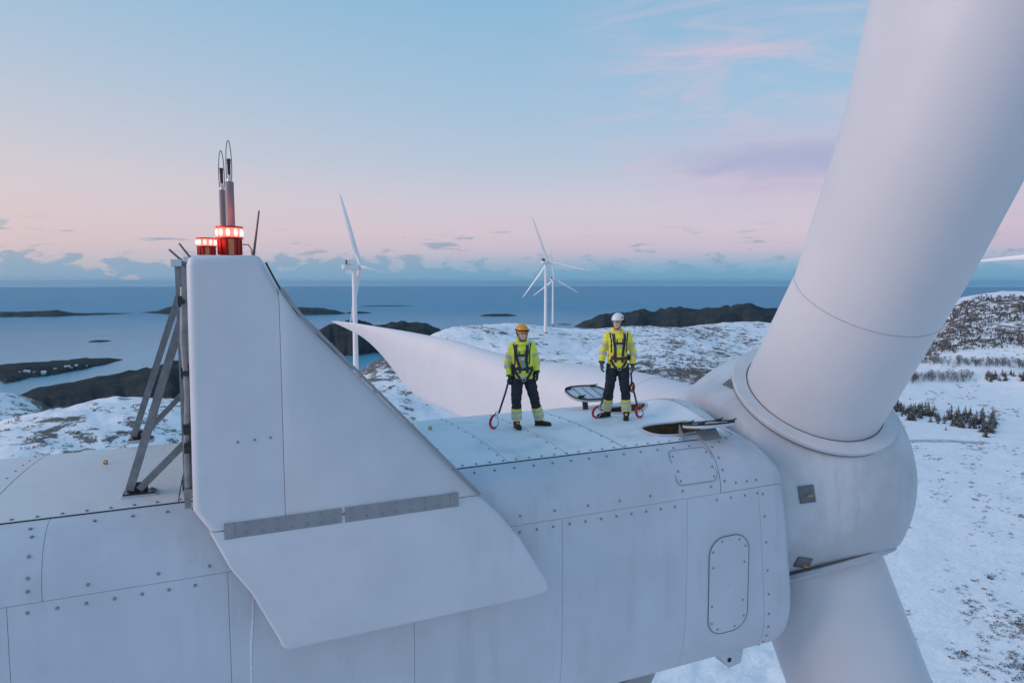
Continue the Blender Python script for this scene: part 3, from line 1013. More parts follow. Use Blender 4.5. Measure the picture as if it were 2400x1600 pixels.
door = [(p[0] + 0.02 * (-4.6 - p[1]), p[1] + 0.012 * (p[0] - 6.8)) for p in rounded_rect(6.44, 7.16, -5.36, -3.86, 0.27)]
flank_plate('access_door', door, M['paint'], 0.0, 0.012)
mb = MB(); mb.tube([side_point(p[0], p[1], 0.012) for p in [(6.8 + (q[0] - 6.8) * 1.025, -4.61 + (q[1] + 4.61) * 1.012) for q in door]], 0.005, 6, closed=True)
mb.build('door_seal', M['seal'], nac, smooth=179)
cover = rounded_rect(5.86, 6.58, -2.99, -2.56, 0.09)
flank_plate('service_cover', cover, M['paint'], 0.0, 0.006)
mb = MB(); mb.tube([side_point(p[0], p[1], 0.008) for p in cover], 0.006, 5, closed=True)
mb.build('cover_seal', M['strip'], nac, smooth=179)

# bolts: one shared mesh, one object each
def bolt_mesh():
    mb = MB()
    mb.lathe((0, 0, 0), (0, 0, 1), [(0.0, 0.0195), (0.003, 0.0195), (0.003, 0.014), (0.010, 0.014), (0.012, 0.009)], 8)
    me = mb.mesh('bolt', smooth=40); me.materials.append(M['bolt']); return me


BOLT = bolt_mesh()
BOLT_S = None


def bolt_at(p, n, parent, size=1.0):
    o = bpy.data.objects.new('bolt', BOLT)
    col.objects.link(o); o.parent = parent
    o.location = p - origin(parent)
    o.rotation_euler = Vector(n).to_track_quat('Z', 'Y').to_euler()
    o.scale = (size, size, size)
    return o


def bolt_row(xs, k):
    for x in xs:
        bolt_at(S(x, k), S_normal(x, k), nac)


def steps(a, b, d):
    return list(np.arange(a, b, d))


bolt_row(steps(2.62, 6.5, 0.195), KL1 - 0.16)
bolt_row(steps(2.9, 6.5, 0.285), KL1 + 0.55)
bolt_row(steps(-2.45, -0.5, 0.23), KL1 - 0.16)
bolt_row([-2.0, -1.42, -1.06, -0.72, -0.46, -0.38], KL1 + 0.6)
bolt_row(steps(3.4, 5.7, 0.5) + [5.95, 6.45, 6.9, 7.1, 7.28], KL2 - 0.55)
bolt_row([-1.45, -0.8, -0.3, 0.1], KL2 - 0.4)
bolt_row(steps(3.15, 5.95, 0.242) + [6.55, 6.8, 7.05, 7.28], KL2 + 0.2)
bolt_row(steps(-1.98, -0.2, 0.255), KL2 + 0.2)
bolt_row(steps(-8, -2.2, 0.5), KL2 + 0.2)
for k in (3.2, 4.3, 5.5, 6.4):
    bolt_row([-1.97], k)
for k in np.linspace(7.25, 12.2, 10):
    bolt_row([7.38], k)
bolt_row(steps(5.4, 7.4, 0.27), 13.05)
for x in (-2.66, 2.47, 3.40, 4.32, 5.25):
    for k in np.linspace(-1.7, 1.5, 9):
        bolt_at(S(x, k), S_normal(x, k), nac, 0.85)
for k in np.linspace(-1.8, 1.8, 9):
    bolt_at(S(7.36, k), S_normal(7.36, k), nac, 0.85)
for x, k in ((6.70, 3.0), (6.70, 4.0), (6.70, 5.0), (6.70, 6.0), (6.9, 2.5), (7.1, 2.2)):
    bolt_at(S(x, k), S_normal(x, k), nac)
dl = len(door)
for i in (2, 5, 9, 13, 18, 21, 25, 29):
    p = door[i]; q = (6.8 + (p[0] - 6.8) * 0.9, -4.61 + (p[1] + 4.61) * 0.93)
    w = side_point(q[0], q[1], 0.012); bolt_at(w, S_normal(q[0], 9), nac, 0.9)
for z in (-4.3, -4.9):
    for x in (6.5, 7.08):
        bolt_at(side_point(x, z, 0.012), S_normal(x, 9), nac, 0.9)
for p in ((5.92, -2.62), (5.92, -2.8), (5.93, -2.93), (6.52, -2.62), (6.53, -2.8), (6.52, -2.93)):
    w = side_point(p[0], p[1], 0.006); bolt_at(w, S_normal(p[0], 4.5), nac, 0.9)

# front hood edge bead
mb = MB()
mb.tube([S(7.33, k) + S_normal(7.33, k) * 0.004 for k in np.linspace(-1.95, 1.95, 40)], 0.012, 6)
mb.build('hood_bead', M['paint'], nac, smooth=179)
# small yellow lifting eye on the roof, tail and front
for x, y in ((-1.62, 0.35), (2.95, 0.55)):
    mb = MB(); c = S(x, k_of_y(y))
    mb.lathe(c, (0, 0, 1), [(0, 0.03), (0.008, 0.03), (0.012, 0.02)], 12)
    mb.tube([c + Vector((0.024 * math.cos(a), 0, 0.03 + 0.02 * math.sin(a))) for a in np.linspace(0, 2 * math.pi, 13)[:-1]], 0.011, 6, closed=True)
    mb.build('lifting_eye', M['yellow'], nac, smooth=60)
# frozen melt-water trail under the flap
mb = MB()
tr_ = [(0.14, -3.50), (0.125, -3.75), (0.10, -4.0), (0.09, -4.25), (0.085, -4.6), (0.07, -5.0)]
mb.tube([side_point(x, z, 0.003) for x, z in tr_], [(.006, .004), (.010, .005), (.016, .006), (.013, .005), (.010, .005), (.009, .004)], 8, up=(1, 0, 0))
mb.build('ice_trail', M['ice'], nac, smooth=179)
# under-nacelle bracket and light box near the front
mb = MB()
b0 = side_point(7.12, -5.72) + Vector((0.0, 0.08, -0.13))
pr = [(-0.34, 0.10), (0.24, 0.18), (0.16, -0.22), (-0.08, -0.26)]
A_ = [b0 + Vector((p[0], 0.0, p[1])) for p in pr]; B_ = [p + Vector((0, 0.3, 0)) for p in A_]
mb.face(A_); mb.face(B_[::-1])
for i in range(4): mb.face([A_[i], B_[i], B_[(i + 1) % 4], A_[(i + 1) % 4]])
bevel_mesh(mb.build('hoist_bracket', M['paint'], nac), 0.012, 2)
mb = MB(); mb.lathe(b0 + Vector((-0.08, -0.012, -0.12)), (0, 1, 0), [(0, 0.035), (0.02, 0.035)], 12)
mb.build('bracket_hole', M['gap'], nac)


# hatch lids: rounded lids with a dark gasket, hinge plates and latches
def hatch_lid(center, ax, ay, L, W, name_mat, hinge_pts, gasket_side):
    """ax, ay unit vectors of the lid plane; gasket_side +1 shows the gasket on the ax x ay side"""
    c = Vector(center); ax = Vector(ax).normalized(); ay = Vector(ay).normalized(); n = ax.cross(ay).normalized()
    pts = []
    for i in range(36):
        a = 2 * math.pi * i / 36; cs, sn = math.cos(a), math.sin(a)
        pts.append(c + ax * (L / 2 * math.copysign(abs(cs) ** 0.7, cs)) + ay * (W / 2 * math.copysign(abs(sn) ** 0.7, sn)))
    lid = slab([p - n * 0.022 for p in pts], n * 0.044, 'hatch_lid', M['paint'], nac, 0.014, 2)
    g = MB(); g.tube([c + (p - c) * 0.95 + n * (gasket_side * 0.03) for p in pts], 0.016, 6, closed=True)
    g.build('gasket', M['rubber'], lid, smooth=179)
    rib = MB()
    for f in (-0.45, 0.0, 0.45):
        rib.beam(c + ax * (L * f * 0.5) - ay * W * 0.36 + n * gasket_side * 0.028, c + ax * (L * f * 0.5) + ay * W * 0.36 + n * gasket_side * 0.028, 0.03, 0.012, n)
    rib.build('stiffener', M['strip'], lid)
    for f, g_ in ((-0.36, 0.3), (0.3, 0.38), (-0.3, -0.3), (0.36, -0.2)):
        q = MB(); p = c + ax * (L * f) + ay * (W * g_)
        q.box(p + n * gasket_side * 0.045, (0.11, 0.03, 0.04), Matrix((ax, ay, n)).transposed())
        q.tube([p + n * gasket_side * 0.05, p + n * gasket_side * 0.075 + ax * 0.1], 0.011, 6)
        q.build('latch', M['dark'], lid)
    return lid


near_lid = hatch_lid(NW(6.76, -1.66, -2.27), (1, 0, 0.012), (0, -1, 0.17), 0.78, 0.62, None, None, -1)
far_lid = hatch_lid(NW(6.26, 1.30, -2.20), (1, 0.0, 0.0), (0, 0.95, 0.22), 0.86, 0.72, None, None, 1)
mb = MB()
q = [NW(6.62, -1.50, -2.37), NW(7.02, -1.50, -2.37), NW(6.98, -1.80, -2.60), NW(6.68, -1.80, -2.60)]
mb.face(q); mb.face([p + Vector((0, -0.012, -0.012)) for p in q][::-1])
for i in range(4): mb.face([q[i], q[(i + 1) % 4], q[(i + 1) % 4] + Vector((0, -0.012, -0.012)), q[i] + Vector((0, -0.012, -0.012))])
mb.build('hinge_plate', M['strip'], nac)
mb = MB()
mb.beam(NW(6.44, -1.34, -2.36), NW(6.36, -1.56, -2.50), 0.16, 0.012, (1, 0, 0.3))
mb.build('hinge_plate', M['strip'], nac)
mb = MB()
for x in (6.05, 6.5):
    mb = MB(); mb.beam(NW(x, 0.98, -2.43), NW(x + 0.0, 1.02, -2.27), 0.1, 0.03, (0, 1, 0))
    mb.build('hinge_plate', M['dark'], nac)

# tower
mb = MB()
mb.lathe((TOWER.x, 0, TOWER.z - 4), (0, 0, 1), [(0, 2.1), (30, 1.9), (60, 1.7), (93.7, 1.48)], 48)
mb.build('tower', M['tower'], turb, smooth=60)
mb = MB(); mb.lathe((TOWER.x, 0, ALT - 6.42), (0, 0, 1), [(0, 1.55), (0.3, 1.6), (0.38, 1.62)], 48)
mb.build('yaw_collar', M['strip'], turb, smooth=40)

# ------------------------------------------------------------------ cooler with its side fins (measured in world metres, camera height = 0)
cool = empty('cooler', (0, 0, 0)); cool.parent = turb; cool.location = Vector((0, 0, ALT - 2.4)) - TOWER


def CW(x, y, z): return Vector((x, y, z + ALT))


def flap_y(z): return -2.36 - 0.32 * max(0.0, (-2.64 - z)) / 1.27


def fin(side):
    m = -side      # side=-1 near the camera
    Yf = 2.36 * side
    def P(x, z, yy=None): return CW(x, (yy if yy is not None else -2.36) * (-side), z)
    inward = Vector((0, 0.2 * (-side), 0))
    rear = [(-.40, .17), (-.385, .235), (-.33, .277), (.27, .283), (.315, .26), (.345, .215), (.42, .06), (.486, -.07), (.486, -2.625), (-.28, -2.640), (-.43, -2.40)]
    slab([P(*p) for p in rear], inward, 'fin_panel', M['fin'], cool, 0.085, 5, skip=lambda v: v.z < -0.18 or (v.x > .47 and v.z < 2.36))
    front = [(.490, -.084), (.69, -.375), (1.65, -1.415), (2.17, -1.98), (2.735, -2.597), (.490, -2.625)]
    slab([P(*p) for p in front], inward, 'fin_panel', M['fin'], cool, 0.004, 1)
    # lower flap leaning outwards
    low = [(-.283, -2.652), (2.745, -2.609), (3.004, -2.871), (3.256, -3.195), (3.456, -3.554), (3.56, -3.725), (3.573, -3.80), (3.548, -3.848), (3.48, -3.866), (3.286, -3.879), (1.83, -3.909), (.519, -3.938), (.44, -3.935), (.395, -3.895), (.372, -3.83), (.109, -3.318), (-.092, -3.04)]
    slab([P(x, z, flap_y(z)) for x, z in low], Vector((0, 0.13 * (-side), 0.02)), 'fin_flap', M['fin'], cool, 0.04, 4, skip=lambda v: v.z > -0.32)
    # riveted joint strips
    for a, b in ((-.135, 1.095), (1.13, 2.48)):
        zt = lambda x: -2.565 + (x + .13) * 0.0117
        st = [P(a, zt(a), -2.372), P(b, zt(b), -2.372), P(b, zt(b) - 0.165, -2.385), P(a, zt(a) - 0.168, -2.385)]
        slab(st, Vector((0, 0.014 * (-side), 0)), 'joint_strip', M['strip'], cool)
        n = 6 if a < 1 else 9
        n = 8
        for i in range(n):
            x = a + 0.07 + (b - a - 0.14) * i / (n - 1)
            for dz in (-0.035, -0.13):
                bolt_at(P(x, zt(x) + dz, -2.384 if dz < -.1 else -2.374), (0, side, 0), cool, 0.85)
        e = a if a < 1 else b - 0.1
        pl = [P(e, zt(e) + .001, -2.379), P(e + .1, zt(e + .1) + .001, -2.379), P(e + .1, zt(e + .1) - .16, -2.392), P(e, zt(e) - .16, -2.392)]
        slab(pl, Vector((0, 0.006 * (-side), 0)), 'strip_end', M['strip'], cool)
    # edge trim along the raked front edge
    tr = [(.36, .20), (.435, .04), (.50, -.085), (.70, -.375), (1.66, -1.415), (2.18, -1.98), (2.745, -2.60)]
    mb = MB()
    for i in range(2, len(tr) - 1):
        mb.beam(P(tr[i][0], tr[i][1], -2.352) + Vector((0.012, 0, 0.014)), P(tr[i + 1][0], tr[i + 1][1], -2.352) + Vector((0.012, 0, 0.014)), 0.09, 0.035, (0, -side, 0) if False else (1, 0, 1))
    mb.build('edge_trim', M['strip'], cool)
    mb = MB()
    mb.tube([P(x, z, -2.37) + Vector((0.006, 0, 0.006)) for x, z in tr[:4]], 0.012, 6)
    mb.build('edge_seal', M['rubber'], cool)
    for i, x in enumerate(np.linspace(.56, 2.66, 15)):
        z = np.interp(x, [t[0] for t in tr], [t[1] for t in tr])
        bolt_at(P(x, z, -2.352) + Vector((0.025, 0, 0.03)), (0.72, 0, 0.69), cool, 0.6)
    for x in (.07, .24, .40):
        bolt_at(P(x - .04, -1.70 + x * .06, -2.36), (0, side, 0), cool, 0.8)


fin(-1)
fin(1)

# cooler frame: posts, channels, radiator blocks, braces
for y in (-2.08, -0.72, 0.72, 2.08):
    mb = MB(); mb.beam(CW(-.49, y, -2.43), CW(-.49, y, .16), 0.075, 0.06, (1, 0, 0)); mb.build('post', M['galv'], cool)
mb = MB(); mb.box(CW(-.50, 0, .20), (0.10, 4.36, 0.07)); mb.build('top_channel', M['paint'], cool)
mb = MB(); mb.box(CW(-.47, 0, -2.26), (0.10, 4.3, 0.10)); mb.build('bottom_channel', M['galv'], cool)
for i, y in enumerate((-1.4, 0.0, 1.4)):
    mb = MB(); mb.box(CW(-.22, y, -.98), (0.34, 1.24, 2.2)); r = mb.build('radiator', M['radiator'], cool)
    f = MB()
    for z in np.linspace(-1.9, 0.0, 8): f.box(CW(-.40, y, z), (0.02, 1.24, 0.03))
    f.build('grille', M['galv'], r)
mb = MB(); mb.tube([CW(-.44, -2.18, -.05), CW(-.46, -2.2, -.6), CW(-.44, -2.2, -1.2), CW(-.47, -2.15, -1.7), CW(-.48, -2.1, -2.2)], 0.035, 8); mb.build('coolant_pipe', M['galv'], cool, smooth=60)
for z in (-.2, -.95, -1.55, -1.75):
    mb = MB(); mb.box(CW(-.455, -2.17, z), (0.085, 0.09, 0.11)); mb.lathe(CW(-.455, -2.22, z), (0, -1, 0), [(0, .03), (.03, .03)], 8); mb.build('pipe_clamp', M['dark'], cool)
mb = MB(); mb.box(CW(-.42, -2.16, -.35), (0.07, 0.12, 1.0)); mb.build('cable_duct', M['galv'], cool)
# near and far struts with gusset feet
def strut(a, b, w=0.075):
    mb = MB(); mb.beam(a, b, w, w * 0.8, (0, 1, 0)); return mb.build('strut', M['galv'], cool)
ft_n = CW(-1.15, -1.19, -2.47); ft_f = CW(-1.45, 1.84, -2.45)
strut(ft_n + Vector((0, 0, .06)), CW(-.455, -1.19, -.20), 0.09)
strut(ft_n + Vector((.10, 0, .06)), CW(-.47, -1.19, -1.83), 0.08)
strut(ft_f + Vector((0, 0, .06)), CW(-.74, 1.84, -.22), 0.09)
strut(ft_f + Vector((.12, 0, .06)), CW(-.72, 1.84, -1.75), 0.08)
mb = MB(); mb.beam(CW(-.74, 1.84, -.22), CW(-.49, 1.84, -.2), .07, .07); mb.build('bracket', M['galv'], cool)
mb = MB(); mb.beam(CW(-.72, 1.84, -1.75), CW(-.49, 1.84, -1.75), .07, .07); mb.build('bracket', M['galv'], cool)
for f in (ft_n, ft_f):
    mb = MB(); mb.box(f + Vector((.1, 0, -.01)), (.36, .22, .05)); mb.build('foot_pad', M['paint'], cool)
    mb = MB(); mb.box(f + Vector((.1, 0, .022)), (.33, .18, .02)); mb.box(f + Vector((0.02, 0, .07)), (.10, .03, .1)); mb.box(f + Vector((0.13, 0, .08)), (.12, .03, .12)); mb.build('foot_plate', M['dark'], cool)
    for dx in (-.02, .22):
        for dy in (-.06, .06):
            bolt_at(f + Vector((dx, dy, .032)), (0, 0, 1), cool, 1.5)
for p in (CW(-.455, -1.19, -.20), CW(-.47, -1.19, -1.83)):
    mb = MB(); mb.box(p + Vector((.02, 0, 0)), (.14, .03, .2)); mb.build('gusset', M['galv'], cool)
    for dz in (-.05, .05): bolt_at(p + Vector((0, -.016, dz)), (0, -1, 0), cool, 1.2)
mb = MB(); mb.box(CW(-.52, -1.19, -2.40), (.14, .2, .12)); mb.build('foot_plate', M['dark'], cool)
# platform closing the top of the cooler
mb = MB(); mb.box(CW(-.10, 0, .235), (0.66, 4.36, 0.05)); mb.build('top_plate', M['paint'], cool)


# ------------------------------------------------------------------ rotor
HUB = Vector((9.713, 0.0, ALT - 3.622))
TILT = math.radians(4.94)
AX = Vector((math.cos(TILT), 0, math.sin(TILT)))
UP = Vector((-math.sin(TILT), 0, math.cos(TILT)))
AZA = math.radians(121.3)


def blade_axes(az):
    d = Vector((0, 1, 0)) * math.cos(az) + UP * math.sin(az)
    q = -Vector((0, 1, 0)) * math.sin(az) + UP * math.cos(az)
    return d, q, AX


AZS = [AZA, AZA - 2 * math.pi / 3, AZA + 2 * math.pi / 3]
RFL = 1.86


def spinner():
    mb = MB()
    pr = [(-1.62, 1.55), (-1.60, 1.66), (-1.52, 1.75), (-1.3, 1.86), (-1.0, 2.00), (-0.6, 2.17), (-0.2, 2.28), (0.2, 2.32), (0.6, 2.29), (1.0, 2.18), (1.33, 1.98), (1.60, 1.74), (1.84, 1.41), (2.03, 1.0), (2.15, .6), (2.19, .25), (2.20, 0.0)]
    t = np.array([p[0] for p in pr]); r = np.array([p[1] for p in pr])
    # resample densely
    s = np.concatenate([[0], np.cumsum(np.hypot(np.diff(t), np.diff(r)))]); u = np.linspace(0, s[-1], 80)
    tt, rr = np.interp(u, s, t), np.interp(u, s, r)
    for _ in range(3):
        tt[1:-1] = (tt[:-2] + 2 * tt[1:-1] + tt[2:]) / 4; rr[1:-1] = (rr[:-2] + 2 * rr[1:-1] + rr[2:]) / 4
    n = 160; rows = []
    Yv = Vector((0, 1, 0))
    for a, b in zip(tt, rr):
        row = []
        for k in range(n):
            th = 2 * math.pi * k / n
            p = AX * a + (Yv * math.cos(th) + UP * math.sin(th)) * b
            for az in AZS:
                d = blade_axes(az)[0]
                over = p.dot(d) - RFL
                if over > 0: p = p - d * over
            row.append(HUB + p)
        rows.append(row)
    mb.quad_grid(rows, close_u=True)
    mb.face(rows[0])
    return mb.build('spinner', M['spinner'], turb, smooth=50)


spin = spinner()


def spinner_ray(px_dir_from, direction):
    pass


# blade: one mesh shared by the three
def blade_mesh(far=False, nang=56):
    R0, R1 = RFL, 58.3
    rs = np.concatenate([np.linspace(R0, 4.04, 10), np.linspace(4.1, 14, 24)[0:], np.geomspace(14.6, 57.2, 34), [57.7, 58.0, 58.2, 58.3]])
    keys = dict(r=[1.86, 4.04, 4.5, 5.0, 6.5, 8.5, 11, 13.5, 17, 20, 22.5, 25, 27.5, 30, 33, 36, 39, 42, 45, 48, 51, 53, 56, 57.6, 58.3],
                le=[1.18, 1.18, 1.18, 1.17, 1.10, .95, .68, .52, .50, .53, .49, .43, .38, .33, .27, .22, .18, .15, .13, .11, .09, .08, .06, .04, .0],
                te=[1.18, 1.05, 1.12, 1.20, 1.42, 1.88, 2.40, 2.66, 2.80, 2.92, 3.10, 3.20, 3.15, 2.90, 2.36, 1.80, 1.35, 1.0, .76, .60, .45, .34, .20, .10, .03],
                th=[1.0, 1.0, 1.0, .98, .86, .68, .50, .40, .34, .30, .27, .25, .24, .23, .22, .21, .20, .20, .19, .19, .18, .18, .17, .16, .15],
                tw=[0, 0, 1, 3, 8, 13, 14, 12.5, 10.5, 9, 8, 7, 6.1, 5.2, 4.3, 3.5, 2.7, 2, 1.3, .8, .3, 0, -.5, -.8, -1],
                af=[0, 0, .01, .04, .25, .6, .9] + [1] * 18)
    if far:      # the turbines on the hills carry plainer, evenly tapered blades
        fr = [1.86, 4.04, 7, 10, 13, 20, 30, 40, 50, 55, 57.5, 58.3]
        for nm, v in dict(le=[1.2, 1.2, 1.15, 1.1, 1.0, .95, .85, .72, .58, .48, .35, .1], te=[1.2, 1.2, 1.9, 2.7, 3.1, 2.75, 2.15, 1.65, 1.15, .85, .5, .1]).items():
            keys[nm] = list(np.interp(keys['r'], fr, v))
    g = lambda nm, r: float(np.interp(r, keys['r'], keys[nm]))
    rows = []
    for r in rs:
        le, te, th, tw, af = g('le', r), g('te', r), g('th', r), math.radians(g('tw', r)), g('af', r)
        c = le + te; row = []
        flat = 0.17 * ss(r, 4.4, 7.0) * (1 - ss(r, 15, 28))
        for k in range(nang):
            a = 2 * math.pi * k / nang
            # circle form
            xc = math.cos(a); yc = math.sin(a)
            cx = (le - te) / 2 + xc * c / 2; cy = yc * 1.18 * (th if th > .9 else th)
            # airfoil form: x from leading edge (xi=0) to trailing edge (xi=1)
            xi = (1 - math.cos(a)) / 2
            t_ = th * c if af > 0 else 0
            yt = 5 * (0.2969 * math.sqrt(max(xi, 0)) - 0.126 * xi - 0.3516 * xi ** 2 + 0.2843 * xi ** 3 - 0.1015 * xi ** 4)
            ys = yt * t_ * (1 if math.sin(a) >= 0 else -1)
            ys += flat * xi ** 3 * (1 if math.sin(a) >= 0 else -1)
            if ys > 0 and xi > 0.93: ys -= (xi - 0.93) * c * 0.62 * ss(r, 5.0, 8.0) * (1 - ss(r, 20, 30))
            camb = 0.035 * c * 4 * xi * (1 - xi)
            ax_ = le - xi * c; ay_ = ys + camb
            X = (1 - af) * cx + af * ax_; Yy = (1 - af) * (yc * 1.18) + af * ay_
            # Y here: towards the downwind (suction) side = -AX
            ca, sa = math.cos(tw), math.sin(tw)
            q = X * ca + Yy * sa * -0.0 + 0
            q = X * ca - (-Yy) * sa * 0
            qq = X * ca + Yy * sa
            nn = X * sa - Yy * ca
            u = max(0.0, (r - 8) / 50)
            row.append((qq - 1.45 * u * u, nn - 0.55 * u * u, r))
        rows.append(row)
    mb = MB(); mb.quad_grid(rows, close_u=True)
    mb.face(rows[-1]); mb.face(rows[0][::-1])
    me = mb.mesh('blade', smooth=27)
    return me


BLADE = blade_mesh()
BLADE.materials.append(M['blade'])


def place_blade(az):
    d, q, a = blade_axes(az)
    o = bpy.data.objects.new('blade', BLADE); col.objects.link(o)
    o.parent = turb
    Mx = Matrix((q, a, d)).transposed().to_4x4()
    Mx.translation = HUB - TOWER
    o.matrix_local = Mx
    # root collar, root joint line
    c = HUB + d * RFL
    mb = MB()
    mb.lathe(c, d, [(-0.04, 1.425), (0.03, 1.445), (0.05, 1.435), (0.056, 1.20)], 96, caps=False)
    mb.build('blade_collar', M['collar'] if az == AZA else M['spinner'], spin, smooth=35)
    mb = MB(); mb.lathe(c, d, [(-0.062, 1.40), (-0.06, 1.426), (-0.042, 1.426), (-0.04, 1.40)], 96, caps=False)
    mb.build('collar_seam', M['seal'], spin, smooth=35)
    mb = MB(); mb.lathe(c, d, [(0.052, 1.192), (0.062, 1.190), (0.062, 1.15)], 96, caps=False)
    mb.build('root_seal', M['seal'], spin, smooth=35)
    mb = MB(); rw = []
    for rr_, ex in ((4.030, -.004), (4.033, .004), (4.047, .004), (4.050, -.004)):
        te_ = 1.05 + (1.18 - 1.05) * (4.04 - rr_) / 2.18
        rw.append([HUB + d * rr_ + q * ((1.18 - te_) / 2 + math.cos(t) * ((1.18 + te_) / 2 + ex)) - a * (math.sin(t) * (1.18 + ex)) for t in [2 * math.pi * k / 96 for k in range(96)]])
    mb.quad_grid(rw, close_u=True)
    mb.build('root_band', M['bandgrey'], spin, smooth=35)
    return o


for az in AZS:
    place_blade(az)


# lifting plates on the spinner, set on its skin
def on_spinner(th, t):
    """skin point at angle th round the axis, distance t along it"""
    bm = spin.data
    best = None
    r = 2.3
    pr_t = [-1.62, -1.52, -1.3, -1.0, -0.6, -0.2, 0.2, 0.6]; pr_r = [1.55, 1.75, 1.86, 2.00, 2.17, 2.28, 2.32, 2.29]
    rad = float(np.interp(t, pr_t, pr_r))
    e = Vector((0, 1, 0)) * math.cos(th) + UP * math.sin(th)
    p = AX * t + e * rad
    n = e
    for az in AZS:
        d = blade_axes(az)[0]
        over = p.dot(d) - RFL
        if over > 0: p = p - d * over; n = d
    slope = (float(np.interp(t + .1, pr_t, pr_r)) - float(np.interp(t - .1, pr_t, pr_r))) / .2
    if n is e: n = (e - AX * slope).normalized()
    return HUB + p, n, e


for th, t, sz in ((math.radians(171), -1.15, (.28, .25)), (math.radians(209), -1.08, (.24, .25)), (math.radians(98), -1.2, (.27, .18))):
    p, n, e = on_spinner(th, t)
    tg = AX.cross(n).normalized(); fw = n.cross(tg).normalized()
    R = Matrix((tg, fw, n)).transposed()
    mb = MB(); mb.box(p + n * 0.012, (sz[0], sz[1], 0.024), R)
    pl = bevel_mesh(mb.build('lifting_plate', M['plate'], spin), 0.006, 1)
    mb = MB(); c = p + n * 0.05 + tg * 0.02 + fw * 0.04
    mb.tube([c + fw * (0.04 * math.cos(a)) + n * (0.03 * math.sin(a)) for a in np.linspace(0, 2 * math.pi, 13)[:-1]], 0.013, 6, closed=True)
    mb.build('lifting_eye', M['yellow'], spin, smooth=179)

# ------------------------------------------------------------------ lamps, masts and rods on the cooler
def obstruction_lamp(c, s, label, legs):
    """red aviation lamp: finned body, glowing lens drum between two rings"""
    e = empty('obstruction_light', c, label, 'aviation light')
    c = Vector(c)
    b = 0.05 if legs else 0.0
    mb = MB(); mb.lathe(c, (0, 0, 1), [(b, .10 * s), (b + .02, .125 * s), (b + .21 * s, .135 * s), (b + .215 * s, .12 * s)], 24)
    mb.build('lamp_body', M['redlit_body'], e, smooth=40)
    for k in range(12):
        a = 2 * math.pi * k / 12 + 0.2
        mb = MB(); mb.box(c + Vector((.135 * s * math.cos(a), .135 * s * math.sin(a), b + .115 * s)), (.02 * s, .008, .18 * s), Matrix.Rotation(a, 3, 'Z')); mb.build('cooling_fin', M['redlit_body'], e)
    mb = MB(); mb.lathe(c, (0, 0, 1), [(b + .215 * s, .155 * s), (b + .235 * s, .155 * s)], 28); mb.build('lens_ring', M['redlit_body'], e, smooth=40)
    mb = MB(); mb.lathe(c, (0, 0, 1), [(b + .235 * s, .142 * s), (b + .345 * s, .142 * s)], 28); mb.build('lens', M['redlens'], e, smooth=40)
    for k in range(10):
        a = 2 * math.pi * (k + .3) / 10
        mb = MB(); mb.ellipsoid(c + Vector((.139 * s * math.cos(a), .139 * s * math.sin(a), b + .29 * s)), (.024 * s, .030 * s, .045 * s), 8, 6); mb.build('lamp_core', M['hotlens'], e, smooth=179)
    mb = MB(); mb.lathe(c, (0, 0, 1), [(b + .345 * s, .155 * s), (b + .365 * s, .155 * s), (b + .37 * s, .05)], 28); mb.build('lens_cap', M['redlit_body'], e, smooth=40)
    pl_ = bpy.data.lights.new('beacon_glow', 'POINT'); pl_.energy = 3.0 * s; pl_.color = (1.0, 0.06, 0.03); pl_.shadow_soft_size = 0.16 * s
    lo = bpy.data.objects.new('beacon_glow', pl_); col.objects.link(lo); lo.parent = e; lo.location = (0, 0, b + .52 * s)
    a = HEAD + math.pi + 0.5
    mb = MB(); mb.box(c + Vector((.134 * s * math.cos(a), .134 * s * math.sin(a), b + .115 * s)), (.03 * s, .06 * s, .19 * s), Matrix.Rotation(a, 3, 'Z')); mb.build('lamp_plate', M['lampgold'], e)
    if legs:
        mb = MB(); mb.lathe(c, (0, 0, 1), [(.035, .17 * s), (.05, .17 * s)], 24); mb.build('base_flange', M['dark'], e)
        for k in range(6):
            a = 2 * math.pi * k / 6
            mb = MB(); mb.tube([c + Vector((.15 * s * math.cos(a), .15 * s * math.sin(a), -.01)), c + Vector((.15 * s * math.cos(a), .15 * s * math.sin(a), .07))], .009, 6); mb.build('stud', M['galv'], e)
        mb = MB(); r0 = c + Vector((.15 * s, -.03, .2)); mb.tube([r0, r0 + Vector((.06, 0, .0)), r0 + Vector((.10, 0, -.06)), r0 + Vector((.10, 0, -.14)), r0 + Vector((.06, 0, -.20))], .009, 6); mb.build('cable', M['orange'], e, smooth=179)
    return e


TOPZ = ALT + 0.26
obstruction_lamp((0.025, -0.95, TOPZ), 1.0, 'larger glowing red aviation light at the foot of the twin masts', True)
obstruction_lamp((-0.235, -1.1, TOPZ), 0.72, 'smaller glowing red aviation light left of the twin masts', False)


